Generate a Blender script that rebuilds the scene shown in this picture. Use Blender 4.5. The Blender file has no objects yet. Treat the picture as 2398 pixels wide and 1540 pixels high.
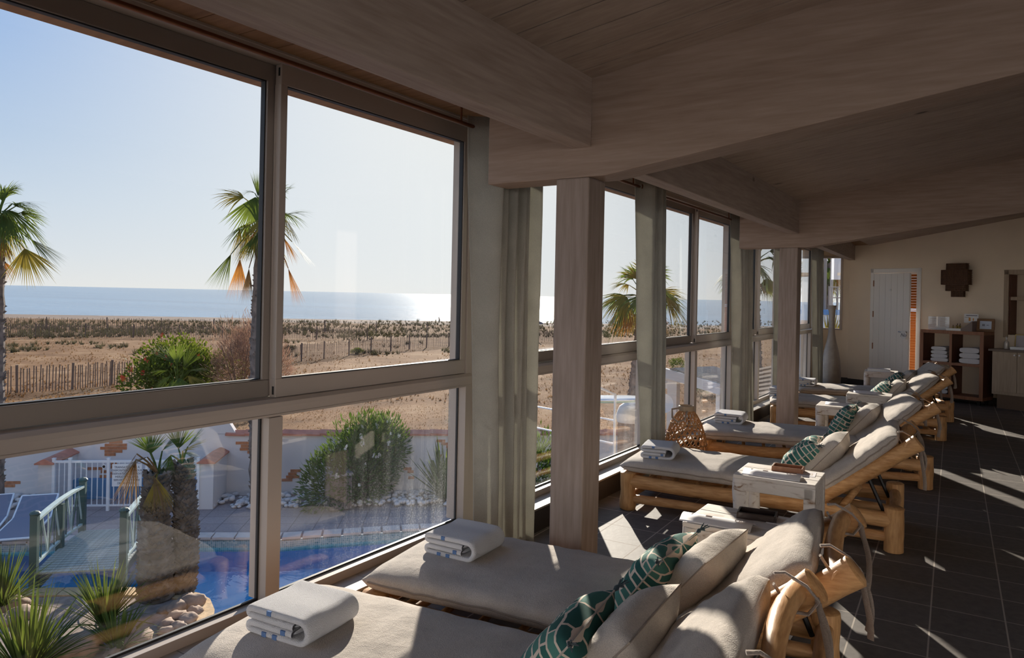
import bpy, bmesh, random
from math import *
from mathutils import Vector, Matrix, noise
from mathutils.geometry import tessellate_polygon
S = bpy.context.scene
COL = S.collection
rnd = random.Random(7)

# ---------------------------------------------------------------- camera model
F, ROLL, EYE, YAW = 1716.0, radians(1.19), 1.46, radians(32.9)
CY, SY = cos(YAW), sin(YAW)
def ray(px, py):
    dx, dy = px - 1199, py - 692
    u = dx * cos(ROLL) + dy * sin(ROLL)
    v = -dx * sin(ROLL) + dy * cos(ROLL)
    return Vector((F * CY + u * SY, F * SY - u * CY, -v))
def P(px, py, z):                       # point seen at a pixel on the level z
    d = ray(px, py); k = (z - EYE) / d.z
    return Vector((k * d.x, k * d.y, z))
def PD(px, py, fwd):                    # point seen at a pixel at a forward distance
    d = ray(px, py) * (fwd / F)
    return Vector((d.x, d.y, EYE + d.z))
CAMR = Vector((SY, -CY, 0)); CAMF = Vector((CY, SY, 0)); UP = Vector((0, 0, 1))

# ---------------------------------------------------------------- mesh builder
class MB:
    def __init__(s): s.v = []; s.f = []; s.m = []; s.uv = None
    def add(s, vs, fs, mi=0):
        o = len(s.v); s.v += [tuple(p) for p in vs]
        for f in fs: s.f.append([o + i for i in f]); s.m.append(mi)
        return s
    def box(s, x0, x1, y0, y1, z0, z1, mi=0, mat=None):
        vs = [Vector((x, y, z)) for x in (x0, x1) for y in (y0, y1) for z in (z0, z1)]
        if mat: vs = [mat @ p for p in vs]
        return s.add(vs, [(0, 1, 3, 2), (4, 6, 7, 5), (0, 4, 5, 1), (2, 3, 7, 6), (0, 2, 6, 4), (1, 5, 7, 3)], mi)
    def cbox(s, c, sx, sy, sz, mi=0, rot=None):
        m = Matrix.Translation(c)
        if rot: m = m @ rot.to_4x4()
        return s.box(-sx/2, sx/2, -sy/2, sy/2, -sz/2, sz/2, mi, m)
    def tube(s, pts, rads, n=8, cap=True, mi=0, squash=None):
        pts = [Vector(p) for p in pts]
        if not hasattr(rads, '__len__'): rads = [rads] * len(pts)
        vs = []; t0 = None; a = None
        for i, p in enumerate(pts):
            t = (pts[min(i + 1, len(pts) - 1)] - pts[max(i - 1, 0)]).normalized()
            if a is None:
                a = t.orthogonal().normalized()
                if abs(t.z) < .9: a = t.cross(UP).normalized()
            else:
                a = (a - t * a.dot(t)).normalized()
            b = t.cross(a)
            for k in range(n):
                w = 2 * pi * k / n
                vs.append(p + (a * cos(w) + b * sin(w) * (squash or 1)) * rads[i])
        fs = []
        for i in range(len(pts) - 1):
            for k in range(n):
                k2 = (k + 1) % n
                fs.append((i*n + k, i*n + k2, (i+1)*n + k2, (i+1)*n + k))
        if cap:
            fs.append(tuple(range(n - 1, -1, -1)))
            fs.append(tuple((len(pts) - 1) * n + k for k in range(n)))
        return s.add(vs, fs, mi)
    def lathe(s, prof, n=24, c=(0, 0, 0), mi=0):
        vs = []; fs = []
        for r, z in prof:
            for k in range(n):
                w = 2*pi*k/n; vs.append((c[0] + r*cos(w), c[1] + r*sin(w), c[2] + z))
        for i in range(len(prof) - 1):
            for k in range(n):
                k2 = (k+1) % n; fs.append((i*n+k, i*n+k2, (i+1)*n+k2, (i+1)*n+k))
        fs.append(tuple(range(n-1, -1, -1))); fs.append(tuple((len(prof)-1)*n+k for k in range(n)))
        return s.add(vs, fs, mi)
    def prism(s, poly, axis, a, b, mi=0):          # polygon of (p,q) extruded along an axis
        def pt(p, q, r): return {'x': (r, p, q), 'y': (p, r, q), 'z': (p, q, r)}[axis]
        n = len(poly)
        vs = [pt(p, q, a) for p, q in poly] + [pt(p, q, b) for p, q in poly]
        fs = [tuple(range(n)), tuple(range(2*n-1, n-1, -1))]
        fs += [(i, n + i, n + (i+1) % n, (i+1) % n) for i in range(n)]
        return s.add(vs, fs, mi)
    def grid(s, fn, nu, nv, mi=0, close_u=False):
        vs = [fn(i / nu, j / nv) for i in range(nu + 1) for j in range(nv + 1)]
        w = nv + 1
        return s.add(vs, [(i*w+j, (i+1)*w+j, (i+1)*w+j+1, i*w+j+1) for i in range(nu) for j in range(nv)], mi)
    def blob(s, c, r, n=8, seed=0, amp=.15, mi=0):
        c = Vector(c); r = Vector(r) if hasattr(r, '__len__') else Vector((r, r, r))
        vs = []; fs = []
        for i in range(n + 1):
            th = pi * i / n
            for k in range(2*n):
                ph = pi * k / n
                d = Vector((sin(th)*cos(ph), sin(th)*sin(ph), cos(th)))
                q = 1 + amp * noise.noise(d * 1.7 + Vector((seed, seed * .7, 0)))
                vs.append((c.x + d.x*r.x*q, c.y + d.y*r.y*q, c.z + d.z*r.z*q))
        for i in range(n):
            for k in range(2*n):
                k2 = (k+1) % (2*n); fs.append((i*2*n+k, (i+1)*2*n+k, (i+1)*2*n+k2, i*2*n+k2))
        return s.add(vs, fs, mi)
    def build(s, name, mat, parent=None, smooth=None, bevel=0, kind=None, loc=None, weld=True, fix=True):
        me = bpy.data.meshes.new(name)
        me.from_pydata(s.v, [], s.f)
        mats = mat if isinstance(mat, (list, tuple)) else [mat]
        for m in mats: me.materials.append(m)
        if len(mats) > 1: me.polygons.foreach_set('material_index', s.m)
        if s.uv:
            ul = me.uv_layers.new(name='UVMap')
            for l in me.loops: ul.data[l.index].uv = s.uv[l.vertex_index]
        if fix:
            bm = bmesh.new(); bm.from_mesh(me)
            if weld and not s.uv: bmesh.ops.remove_doubles(bm, verts=bm.verts, dist=1e-5)
            bmesh.ops.recalc_face_normals(bm, faces=bm.faces)
            bm.to_mesh(me); bm.free()
        me.update()
        if smooth is not None:
            me.polygons.foreach_set('use_smooth', [True] * len(me.polygons))
            if smooth < 179: me.set_sharp_from_angle(angle=radians(smooth))
        o = bpy.data.objects.new(name, me); COL.objects.link(o)
        if parent: o.parent = parent
        if loc is not None: o.location = loc
        if bevel:
            b = o.modifiers.new('bevel', 'BEVEL'); b.width = bevel; b.segments = 2; b.limit_method = 'ANGLE'
        if kind: o['kind'] = kind
        return o
def tag(o, label, cat, group=None):
    o['label'] = label; o['category'] = cat
    if group: o['group'] = group
    return o
def thing(name, label, cat, loc=(0, 0, 0), rz=0.0, group=None):
    o = bpy.data.objects.new(name, None); COL.objects.link(o)
    o.empty_display_size = .1; o.location = loc; o.rotation_euler = (0, 0, rz)
    return tag(o, label, cat, group)
def sgroup(name, loc=(0, 0, 0), rz=0):
    o = bpy.data.objects.new(name, None); COL.objects.link(o); o['kind'] = 'structure'
    o.location = loc; o.rotation_euler = (0, 0, rz); return o
def dup(o, parent=None):
    c = o.copy(); COL.objects.link(c)
    if parent: c.parent = parent
    for ch in list(o.children): dup(ch, c)
    return c
def text(name, body, size, mat, parent, loc, rot=(pi/2, 0, 0), align='CENTER', shear=0, extrude=.0008):
    cu = bpy.data.curves.new(name, 'FONT'); cu.body = body; cu.size = size; cu.align_x = align; cu.extrude = extrude; cu.shear = shear
    cu.materials.append(mat)
    tmp = bpy.data.objects.new(name, cu); COL.objects.link(tmp)
    bpy.context.view_layer.update()
    me = bpy.data.meshes.new_from_object(tmp.evaluated_get(bpy.context.evaluated_depsgraph_get())); me.name = name
    bpy.data.objects.remove(tmp)
    o = bpy.data.objects.new(name, me); COL.objects.link(o); o.location = loc; o.rotation_euler = rot
    if parent: o.parent = parent
    return o

# ---------------------------------------------------------------- materials
def nt(name):
    m = bpy.data.materials.new(name); m.use_nodes = True
    t = m.node_tree; t.nodes.clear()
    out = t.nodes.new('ShaderNodeOutputMaterial')
    return m, t, out
class N:                                            # tiny node helper
    def __init__(s, t): s.t = t
    def __call__(s, typ, ins=None, **kw):
        n = s.t.nodes.new('ShaderNode' + typ)
        for k, v in kw.items(): setattr(n, k, v)
        for k, v in (ins or {}).items():
            if isinstance(v, bpy.types.NodeSocket): s.t.links.new(v, n.inputs[k])
            else: n.inputs[k].default_value = v
        return n
def rgba(c): return (c[0], c[1], c[2], 1)
def ramp(g, fac, stops, interp='LINEAR'):
    r = g('ValToRGB', {'Fac': fac}); cr = r.color_ramp; cr.interpolation = interp
    while len(cr.elements) < len(stops): cr.elements.new(.5)
    for e, (p, c) in zip(cr.elements, stops): e.position = p; e.color = rgba(c)
    return r.outputs['Color']
def plain(name, c, rough=.6, metal=0.0, spec=.5, bump=0, bscale=60, var=0, vscale=4, sheen=0):
    m, t, out = nt(name); g = N(t)
    b = g('BsdfPrincipled', {'Base Color': rgba(c), 'Roughness': rough, 'Metallic': metal, 'Specular IOR Level': spec})
    if sheen: b.inputs['Sheen Weight'].default_value = sheen
    if bump or var:
        co = g('TexCoord').outputs['Object']
        if var:
            n = g('TexNoise', {'Vector': co, 'Scale': vscale, 'Detail': 5.0})
            t.links.new(ramp(g, n.outputs['Fac'], [(.3, [x * (1 - var) for x in c]), (.7, [min(1, x * (1 + var)) for x in c])]), b.inputs['Base Color'])
        if bump:
            n = g('TexNoise', {'Vector': co, 'Scale': bscale, 'Detail': 4.0})
            t.links.new(g('Bump', {'Height': n.outputs['Fac'], 'Strength': bump, 'Distance': .01}).outputs[0], b.inputs['Normal'])
    t.links.new(b.outputs[0], out.inputs[0]); return m
def wood(name, c1, c2, axis='x', scale=6, rough=.6, stretch=.08, knots=True, bump=.15, kc=(.02, .012, .008)):
    m, t, out = nt(name); g = N(t)
    co = g('TexCoord').outputs['Object']
    sc = [1, 1, 1]; sc['xyz'.index(axis)] = stretch
    mp = g('Mapping', {'Vector': co, 'Scale': sc})
    n1 = g('TexNoise', {'Vector': mp.outputs[0], 'Scale': scale, 'Detail': 8.0, 'Roughness': .65, 'Distortion': .6})
    n2 = g('TexNoise', {'Vector': mp.outputs[0], 'Scale': scale * 9, 'Detail': 3.0})
    mx = g('Math', {0: n1.outputs['Fac'], 1: n2.outputs['Fac']}, operation='ADD')
    col = ramp(g, g('Math', {0: mx.outputs[0], 1: .5}, operation='MULTIPLY').outputs[0], [(.36, c1), (.64, c2)])
    if knots:
        sk = [1.6, 1.6, 1.6]; sk['xyz'.index(axis)] = .9
        mk = g('Mapping', {'Vector': co, 'Scale': sk})
        vo = g('TexVoronoi', {'Vector': mk.outputs[0], 'Scale': 1.7})
        kf = g('MapRange', {'Value': vo.outputs['Distance'], 'From Min': .03, 'From Max': .075, 'To Min': .75, 'To Max': 0.0})
        mxk = g('Mix', {'Factor': kf.outputs[0], 'A': col, 'B': rgba(kc)}, data_type='RGBA'); col = mxk.outputs['Result'] if False else mxk.outputs[2]
    b = g('BsdfPrincipled', {'Base Color': col, 'Roughness': rough, 'Specular IOR Level': .3})
    t.links.new(g('Bump', {'Height': n2.outputs['Fac'], 'Strength': bump, 'Distance': .004}).outputs[0], b.inputs['Normal'])
    t.links.new(b.outputs[0], out.inputs[0]); return m
def fabric(name, c, rough=.9, weave=420, trans=0.0, var=.12):
    m, t, out = nt(name); g = N(t)
    co = g('TexCoord').outputs['Object']
    n = g('TexNoise', {'Vector': co, 'Scale': weave, 'Detail': 2.0})
    n2 = g('TexNoise', {'Vector': co, 'Scale': 7.0, 'Detail': 4.0})
    a = g('Math', {0: n.outputs['Fac'], 1: n2.outputs['Fac']}, operation='ADD')
    col = ramp(g, g('Math', {0: a.outputs[0], 1: .5}, operation='MULTIPLY').outputs[0], [(.35, [x*(1-var) for x in c]), (.65, [min(1, x*(1+var)) for x in c])])
    b = g('BsdfPrincipled', {'Base Color': col, 'Roughness': rough, 'Specular IOR Level': .15, 'Sheen Weight': .25})
    hh = g('Math', {0: n2.outputs['Fac'], 1: 6.0}, operation='MULTIPLY')
    hs = g('Math', {0: hh.outputs[0], 1: n.outputs['Fac']}, operation='ADD')
    t.links.new(g('Bump', {'Height': hs.outputs[0], 'Strength': .6, 'Distance': .004}).outputs[0], b.inputs['Normal'])
    sh = b.outputs[0]
    if trans:
        tr = g('BsdfTranslucent', {'Color': col})
        sh = g('MixShader', {0: trans, 1: sh, 2: tr.outputs[0]}).outputs[0]
    t.links.new(sh, out.inputs[0]); return m
def leaf(name, c1, c2, trans=.45, rough=.4, scale=3):
    m, t, out = nt(name); g = N(t)
    n = g('TexNoise', {'Vector': g('TexCoord').outputs['Object'], 'Scale': scale, 'Detail': 3.0})
    col = ramp(g, n.outputs['Fac'], [(.3, c1), (.7, c2)])
    b = g('BsdfPrincipled', {'Base Color': col, 'Roughness': max(rough, .6), 'Specular IOR Level': .04})
    c3 = g('Mix', {'Factor': .22, 'A': col, 'B': (.5, .6, .05, 1)}, data_type='RGBA', blend_type='MIX')
    tr = g('BsdfTranslucent', {'Color': c3.outputs[2] if c2[1] > c2[0] else col})
    t.links.new(g('MixShader', {0: trans, 1: b.outputs[0], 2: tr.outputs[0]}).outputs[0], out.inputs[0]); return m
def glass(name, dust=0.0):
    m, t, out = nt(name); g = N(t)
    geo = g('NewGeometry')
    d = g('VectorMath', {0: geo.outputs['Normal'], 1: geo.outputs['Incoming']}, operation='DOT_PRODUCT')
    a = g('Math', {0: d.outputs['Value']}, operation='ABSOLUTE')
    i = g('Math', {0: 1.0, 1: a.outputs[0]}, operation='SUBTRACT')
    p = g('Math', {0: i.outputs[0], 1: 5.0}, operation='POWER')
    fz = g('Math', {0: p.outputs[0], 1: .95, 2: .042}, operation='MULTIPLY_ADD', use_clamp=True)
    tr = g('BsdfTransparent', {'Color': (.985, .992, .99, 1)})
    gl = g('BsdfGlossy', {'Color': (1, 1, 1, 1), 'Roughness': .0})
    sh = g('MixShader', {0: fz.outputs[0], 1: tr.outputs[0], 2: gl.outputs[0]}).outputs[0]
    if dust:
        co = g('TexCoord').outputs['Object']
        n = g('TexNoise', {'Vector': co, 'Scale': 150.0, 'Detail': 1.0})
        mp = g('Mapping', {'Vector': co, 'Scale': (14, 14, 1.1)})
        n2 = g('TexNoise', {'Vector': mp.outputs[0], 'Scale': 1.6, 'Detail': 3.0})
        sep = g('SeparateXYZ', {0: co})
        grad = g('MapRange', {'Value': sep.outputs['X'], 'From Min': -.55, 'From Max': .55, 'To Min': .12, 'To Max': 1.0})
        gz = g('MapRange', {'Value': sep.outputs['Z'], 'From Min': -.35, 'From Max': .35, 'To Min': 1.0, 'To Max': .12})
        spk = g('MapRange', {'Value': n.outputs['Fac'], 'From Min': .55, 'From Max': .72, 'To Min': .25, 'To Max': 1.0})
        st = g('MapRange', {'Value': n2.outputs['Fac'], 'From Min': .35, 'From Max': .7, 'To Min': .2, 'To Max': 1.0})
        k = grad.outputs[0]
        for q in (gz, spk, st): k = g('Math', {0: k, 1: q.outputs[0]}, operation='MULTIPLY').outputs[0]
        k = g('Math', {0: k, 1: dust}, operation='MULTIPLY').outputs[0]
        df = g('BsdfTranslucent', {'Color': (.8, .8, .78, 1)})
        sh = g('MixShader', {0: k, 1: sh, 2: df.outputs[0]}).outputs[0]
    t.links.new(sh, out.inputs[0]); return m

MAT = {}
G = MAT
G['beamX'] = wood('stained beam timber along the room', (.33, .25, .20), (.46, .37, .31), 'x')
G['beamY'] = wood('stained rafter timber', (.29, .205, .155), (.40, .30, .24), 'y')
G['postZ'] = wood('stained post timber', (.26, .20, .165), (.39, .31, .265), 'z', knots=False)
G['plank'] = wood('stained ceiling boards', (.34, .26, .205), (.46, .37, .305), 'y', scale=5)
G['soffit'] = wood('raw soffit boards', (.20, .105, .05), (.30, .17, .085), 'y', scale=5)
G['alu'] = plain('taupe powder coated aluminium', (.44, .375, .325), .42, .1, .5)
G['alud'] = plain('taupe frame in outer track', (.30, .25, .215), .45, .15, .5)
G['rubber'] = plain('black glazing gasket', (.012, .012, .013), .55)
G['glass'] = glass('window glass')
G['glassd'] = glass('dusty window glass', .2)
G['plaster'] = plain('cream plaster wall', (.80, .68, .53), .85, bump=.08, bscale=120, var=.05, vscale=2)
G['plaster2'] = plain('taupe plaster wall', (.33, .26, .19), .85, bump=.06, bscale=120)
G['ledge'] = plain('grey stone ledge', (.34, .31, .28), .5, bump=.1, bscale=40, var=.1)
G['darktile'] = plain('dark curb tile', (.045, .036, .031), .45, bump=.1, bscale=30)
G['brass'] = plain('aged copper rod', (.20, .085, .045), .35, .8)
G['iron'] = plain('black iron', (.018, .016, .015), .45, .5)
G['curtain'] = fabric('sage linen curtain', (.52, .515, .465), .9, 300, .3)
G['linen'] = fabric('oatmeal linen', (.50, .44, .385), .9, 300, var=.2)
G['linen2'] = fabric('oatmeal cushion linen', (.55, .485, .42), .9, 300, var=.2)
G['piping'] = fabric('dark linen piping', (.33, .27, .22), .9, 380)
G['strap'] = fabric('taupe cotton tape', (.37, .30, .25), .95, 200)
G['log'] = wood('honey teak branch', (.43, .205, .075), (.72, .42, .19), 'y', scale=9, rough=.5, stretch=.15, knots=True, bump=.3, kc=(.12, .05, .02))
G['logz'] = wood('honey teak log upright', (.43, .215, .08), (.70, .40, .175), 'z', scale=9, rough=.5, stretch=.15, bump=.3, kc=(.12, .05, .02))
G['logx'] = wood('honey teak pole across', (.43, .21, .08), (.73, .42, .19), 'x', scale=9, rough=.45, stretch=.15, bump=.3, kc=(.12, .05, .02))
G['terry'] = plain('white terry towelling', (.80, .79, .81), .95, 0, .1, bump=.8, bscale=380, sheen=.4)
G['blue'] = plain('blue towel check', (.13, .23, .46), .95, bump=.5, bscale=380)
G['white'] = plain('white paint', (.78, .78, .77), .5)
G['paper'] = plain('cream printed paper', (.88, .85, .86), .6)
G['ink'] = plain('pale gold print', (.62, .50, .42), .7)
G['inkd'] = plain('dark print', (.06, .06, .10), .7)
G['leather'] = plain('dark brown tray', (.035, .018, .014), .35, bump=.2, bscale=40)
G['cane'] = wood('split cane', (.33, .16, .062), (.58, .33, .15), 'z', 12, .5, .3, False)
G['rattan'] = wood('brown woven rattan', (.075, .036, .018), (.15, .075, .038), 'z', 30, .6, .3, False)
G['vase'] = plain('grey crackled ceramic', (.36, .31, .26), .35, bump=.25, bscale=25, var=.12, vscale=12)
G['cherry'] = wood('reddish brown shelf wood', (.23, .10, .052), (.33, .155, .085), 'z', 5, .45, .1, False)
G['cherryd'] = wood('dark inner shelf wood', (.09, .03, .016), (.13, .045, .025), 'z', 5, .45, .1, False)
G['oak'] = wood('pale limed oak', (.36, .28, .20), (.47, .37, .27), 'z', 6, .55, .08, False)
G['frameoak'] = wood('oak picture frame', (.20, .105, .05), (.31, .17, .085), 'x', 8, .45, .1, False)
G['doorw'] = plain('white painted boards', (.86, .84, .80), .55, bump=.05)
G['shutter'] = None
def distressed():
    m, t, out = nt('distressed white paint'); g = N(t)
    co = g('TexCoord').outputs['Object']
    mp = g('Mapping', {'Vector': co, 'Scale': (10, 3, 10)})
    n = g('TexNoise', {'Vector': mp.outputs[0], 'Scale': 3.0, 'Detail': 6.0, 'Distortion': .8})
    col = ramp(g, n.outputs['Fac'], [(.28, (.27, .15, .08)), (.36, (.62, .55, .48)), (.45, (.76, .70, .64)), (.7, (.80, .75, .69))])
    b = g('BsdfPrincipled', {'Base Color': col, 'Roughness': .6})
    t.links.new(g('Bump', {'Height': n.outputs['Fac'], 'Strength': .4, 'Distance': .004}).outputs[0], b.inputs['Normal'])
    t.links.new(b.outputs[0], out.inputs[0]); return m
G['distress'] = distressed()
def louvre():
    m, t, out = nt('orange louvre slats lit through'); g = N(t)
    b = g('BsdfPrincipled', {'Base Color': (.40, .16, .045, 1), 'Roughness': .6})
    tr = g('BsdfTranslucent', {'Color': (.62, .26, .05, 1)})
    t.links.new(g('MixShader', {0: .35, 1: b.outputs[0], 2: tr.outputs[0]}).outputs[0], out.inputs[0]); return m
G['shutter'] = louvre()
def pattern_cushion():
    m, t, out = nt('green brushstroke print cotton'); g = N(t)
    uv = g('TexCoord').outputs['UV']
    nz = g('TexNoise', {'Vector': uv, 'Scale': 3.0, 'Detail': 1.0})
    w = g('VectorMath', {0: nz.outputs['Color'], 1: (.5, .5, .5)}, operation='SUBTRACT')
    w2 = g('VectorMath', {0: w.outputs[0], 'Scale': .16}, operation='SCALE')
    v = g('VectorMath', {0: uv, 1: w2.outputs[0]}, operation='ADD')
    br = g('TexBrick', {'Vector': v.outputs[0], 'Color1': (.028, .105, .095, 1), 'Color2': (.10, .26, .215, 1), 'Mortar': (.72, .60, .50, 1),
                        'Scale': 1.0, 'Mortar Size': .0125, 'Mortar Smooth': .05, 'Bias': -.1, 'Brick Width': .25, 'Row Height': .105}, offset=.43, squash=1.5, squash_frequency=3)
    n2 = g('TexNoise', {'Vector': uv, 'Scale': 260.0})
    b = g('BsdfPrincipled', {'Base Color': br.outputs['Color'], 'Roughness': .85, 'Specular IOR Level': .15})
    t.links.new(g('Bump', {'Height': n2.outputs['Fac'], 'Strength': .25, 'Distance': .002}).outputs[0], b.inputs['Normal'])
    t.links.new(b.outputs[0], out.inputs[0]); return m
G['print'] = pattern_cushion()
G['tassel'] = fabric('dark teal tassel yarn', (.035, .06, .075), .95, 600)
def tiles(name, p0, ang, size, c1, c2, grout, rough, gw=.0035, bs=.25, spec=.5):
    m, t, out = nt(name); g = N(t)
    co = g('TexCoord').outputs['Object']
    ca, sa = cos(-ang), sin(-ang)
    loc = (-(ca*p0[0] - sa*p0[1]) + 200*size, -(sa*p0[0] + ca*p0[1]) + 200*size, 0)
    mp = g('Mapping', {'Vector': co, 'Rotation': (0, 0, -ang), 'Location': loc})
    br = g('TexBrick', {'Vector': mp.outputs[0], 'Color1': rgba(c1), 'Color2': rgba(c2), 'Mortar': rgba(grout), 'Scale': 1.0, 'Mortar Size': gw,
                        'Mortar Smooth': .1, 'Brick Width': size, 'Row Height': size, 'Bias': 0.0}, offset=0.0, squash=1.0)
    n = g('TexNoise', {'Vector': co, 'Scale': 22.0, 'Detail': 6.0, 'Roughness': .6})
    mxx = g('Mix', {'Factor': .3, 'A': br.outputs['Color'], 'B': ramp(g, n.outputs['Fac'], [(.3, [x*.55 for x in c1]), (.7, [x*1.5 for x in c2])])}, data_type='RGBA')
    gm = g('Mix', {'Factor': br.outputs['Fac'], 'A': mxx.outputs[2], 'B': rgba(grout)}, data_type='RGBA')
    rr = g('MapRange', {'Value': br.outputs['Fac'], 'To Min': rough, 'To Max': .9})
    b = g('BsdfPrincipled', {'Base Color': gm.outputs[2], 'Roughness': rr.outputs[0], 'Specular IOR Level': spec})
    h = g('Math', {0: n.outputs['Fac'], 1: br.outputs['Fac']}, operation='SUBTRACT')
    t.links.new(g('Bump', {'Height': h.outputs[0], 'Strength': bs, 'Distance': .004}).outputs[0], b.inputs['Normal'])
    t.links.new(b.outputs[0], out.inputs[0]); return m
g0 = P(1495.9, 1278.7, 0)
G['floor'] = tiles('slate floor tiles', (g0.x, g0.y), radians(1.83), .299, (.125, .112, .104), (.150, .134, .123), (.44, .39, .34), .66, spec=.3)
# ---------------------------------------------------------------- room shell
SL = .15
def zc(y): return 2.475 + SL * (1.55 - y)
MB().box(-3.2, 17, -5.2, 2.31, -.3, 0).build('floor', G['floor'], kind='structure')
cu = MB().box(-3.2, 14.4, 2.31, 2.62, -.3, .138).build('baseboard_window', G['darktile'], kind='structure')
lg = MB()
x = -3.2
while x < 14.2:
    lg.box(x + .002, x + .297, 2.304, 2.45, .138, .15); x += .299
lg.build('trim_1', G['ledge'], kind='structure')
for k in range(0):
    pass
# ceiling boards, bay by bay, each board a strip between its grooves
def boards(name, xa, xb, dz, phase):
    m = MB(); x = xa - phase
    while x < xb:
        a, b = max(x, xa), min(x + .1715, xb)
        if b - a > .01:
            m.prism([(1.66, zc(1.66)+dz), (1.66, zc(1.66)+dz+.03), (-5.1, zc(-5.1)+dz+.03), (-5.1, zc(-5.1)+dz)], 'x', a, b)
        x += .178
    m.build(name, G['plank'], kind='structure')
boards('ceiling', -3.2, 3.05, 0, .105)
boards('ceiling', 3.2, 7.56, -.03, .04)
boards('ceiling', 7.72, 15.5, -.03, .0)
m = MB(); x = -3.2
while x < 14.2:
    m.box(x, x + .174, 1.64, 2.60, 2.44, 2.47); x += .178
m.build('ceiling', G['soffit'], kind='structure')
MB().prism([(2.85, 2.49), (1.6, 2.52), (-5.2, zc(-5.2)+.05), (-5.2, zc(-5.2)+.25), (2.85, 2.75)], 'x', -3.3, 16).build('ceiling', plain('black groove backing', (.012, .011, .010), .95), kind='structure')  # slab painted black, groove shade between the boards put into its colour
# rafters, purlins, posts
def rafter(x0, x1, dz):
    top = lambda y: max(zc(y), 2.42) + .035 + dz
    b = MB().prism([(2.13, 2.02+dz), (1.48, 2.02+dz), (-5.1, 2.02+dz+.152*6.58), (-5.1, top(-5.1)), (1.6, top(1.6)), (2.13, top(2.13))], 'x', x0, x1)
    return b.build('beam', G['beamY'], kind='structure', bevel=.005)
rafter(3.045, 3.221, 0); rafter(7.55, 7.73, -.03)
MB().box(-3.2, 3.045, 1.55, 1.656, 2.157, 2.50).build('beam', G['beamX'], kind='structure', bevel=.005)
MB().box(3.221, 7.55, 1.55, 1.656, 2.125, 2.47).build('beam', G['beamX'], kind='structure', bevel=.005)
b = MB()
b.add([(7.73, 1.56, 2.10), (7.73, 1.665, 2.10), (13.78, 2.0, 2.19), (13.78, 1.90, 2.19), (7.73, 1.56, 2.45), (7.73, 1.665, 2.45), (13.78, 2.0, 2.5), (13.78, 1.90, 2.5)],
      [(0, 3, 2, 1), (4, 5, 6, 7), (0, 1, 5, 4), (1, 2, 6, 5), (2, 3, 7, 6), (3, 0, 4, 7)])
b.build('beam', G['beamX'], kind='structure')
MB().box(3.045, 3.221, 1.557, 1.733, 0, 2.02).build('column', G['postZ'], kind='structure', bevel=.008)
MB().box(7.55, 7.73, 1.557, 1.733, 0, 1.99).build('column', G['postZ'], kind='structure', bevel=.008)
m = MB(); m.box(-3.3, -3.2, -5.2, 2.6, 0, .12); m.box(-3.3, -3.2, 2.3, 2.6, .12, 2.6); m.box(-3.3, -3.2, -5.2, -5.0, .12, 3.5); m.box(-3.3, -3.2, -5.0, 2.3, 2.25, 3.7)
m.build('wall_near', G['plaster'], kind='structure')  # wide opening added behind the camera to let more light in
m = MB(); m.box(2.2, 17, -5.3, -5.2, 0, 3.7); m.box(-3.3, 2.2, -5.3, -5.2, 2.25, 3.7); m.box(-3.3, 2.2, -5.3, -5.2, 0, .12); m.box(.5, .6, -5.3, -5.2, .12, 2.25)
m.build('wall_back', plain('white back wall', (.80, .76, .70), .9), kind='structure')  # opening beside the camera added, out of view, for room light
MB().box(-3.3, 20, -16, -5.3, -.4, -.05).build('bounce_terrace_back', G['ledge'], kind='structure')  # unseen terrace added to bounce sunlight through the back opening
MB().box(-18, 14, -16.4, -16, -.4, 7.5).build('wall_bounce', plain('added pale bounce facade', (.78, .80, .84), .9), kind='structure')  # unseen cool white wall added to reflect sun into the room
MB().box(-24, -3.3, -16, 9, -.4, -.05).build('bounce_terrace_near', G['ledge'], kind='structure')  # unseen terrace added outside the near opening to throw light inward
MB().box(-18.4, -18, -16, 9, -.4, 7.5).build('wall_bounce', plain('added white bounce facade', (.78, .80, .84), .9), kind='structure')  # added reflector wall behind the camera, fills the room with light
MB().box(-3.2, .72, 2.46, 2.6, .15, 2.49).build('wall_window', G['plaster'], kind='structure')
MB().box(-3.3, 14.4, 2.5, 2.62, -3.6, -.3).build('wall_facade', G['plaster'], kind='structure')
MB().box(-3.2, 13.9, 2.565, 2.64, 2.335, 2.5).build('trim_2', G['soffit'], kind='structure')

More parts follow.
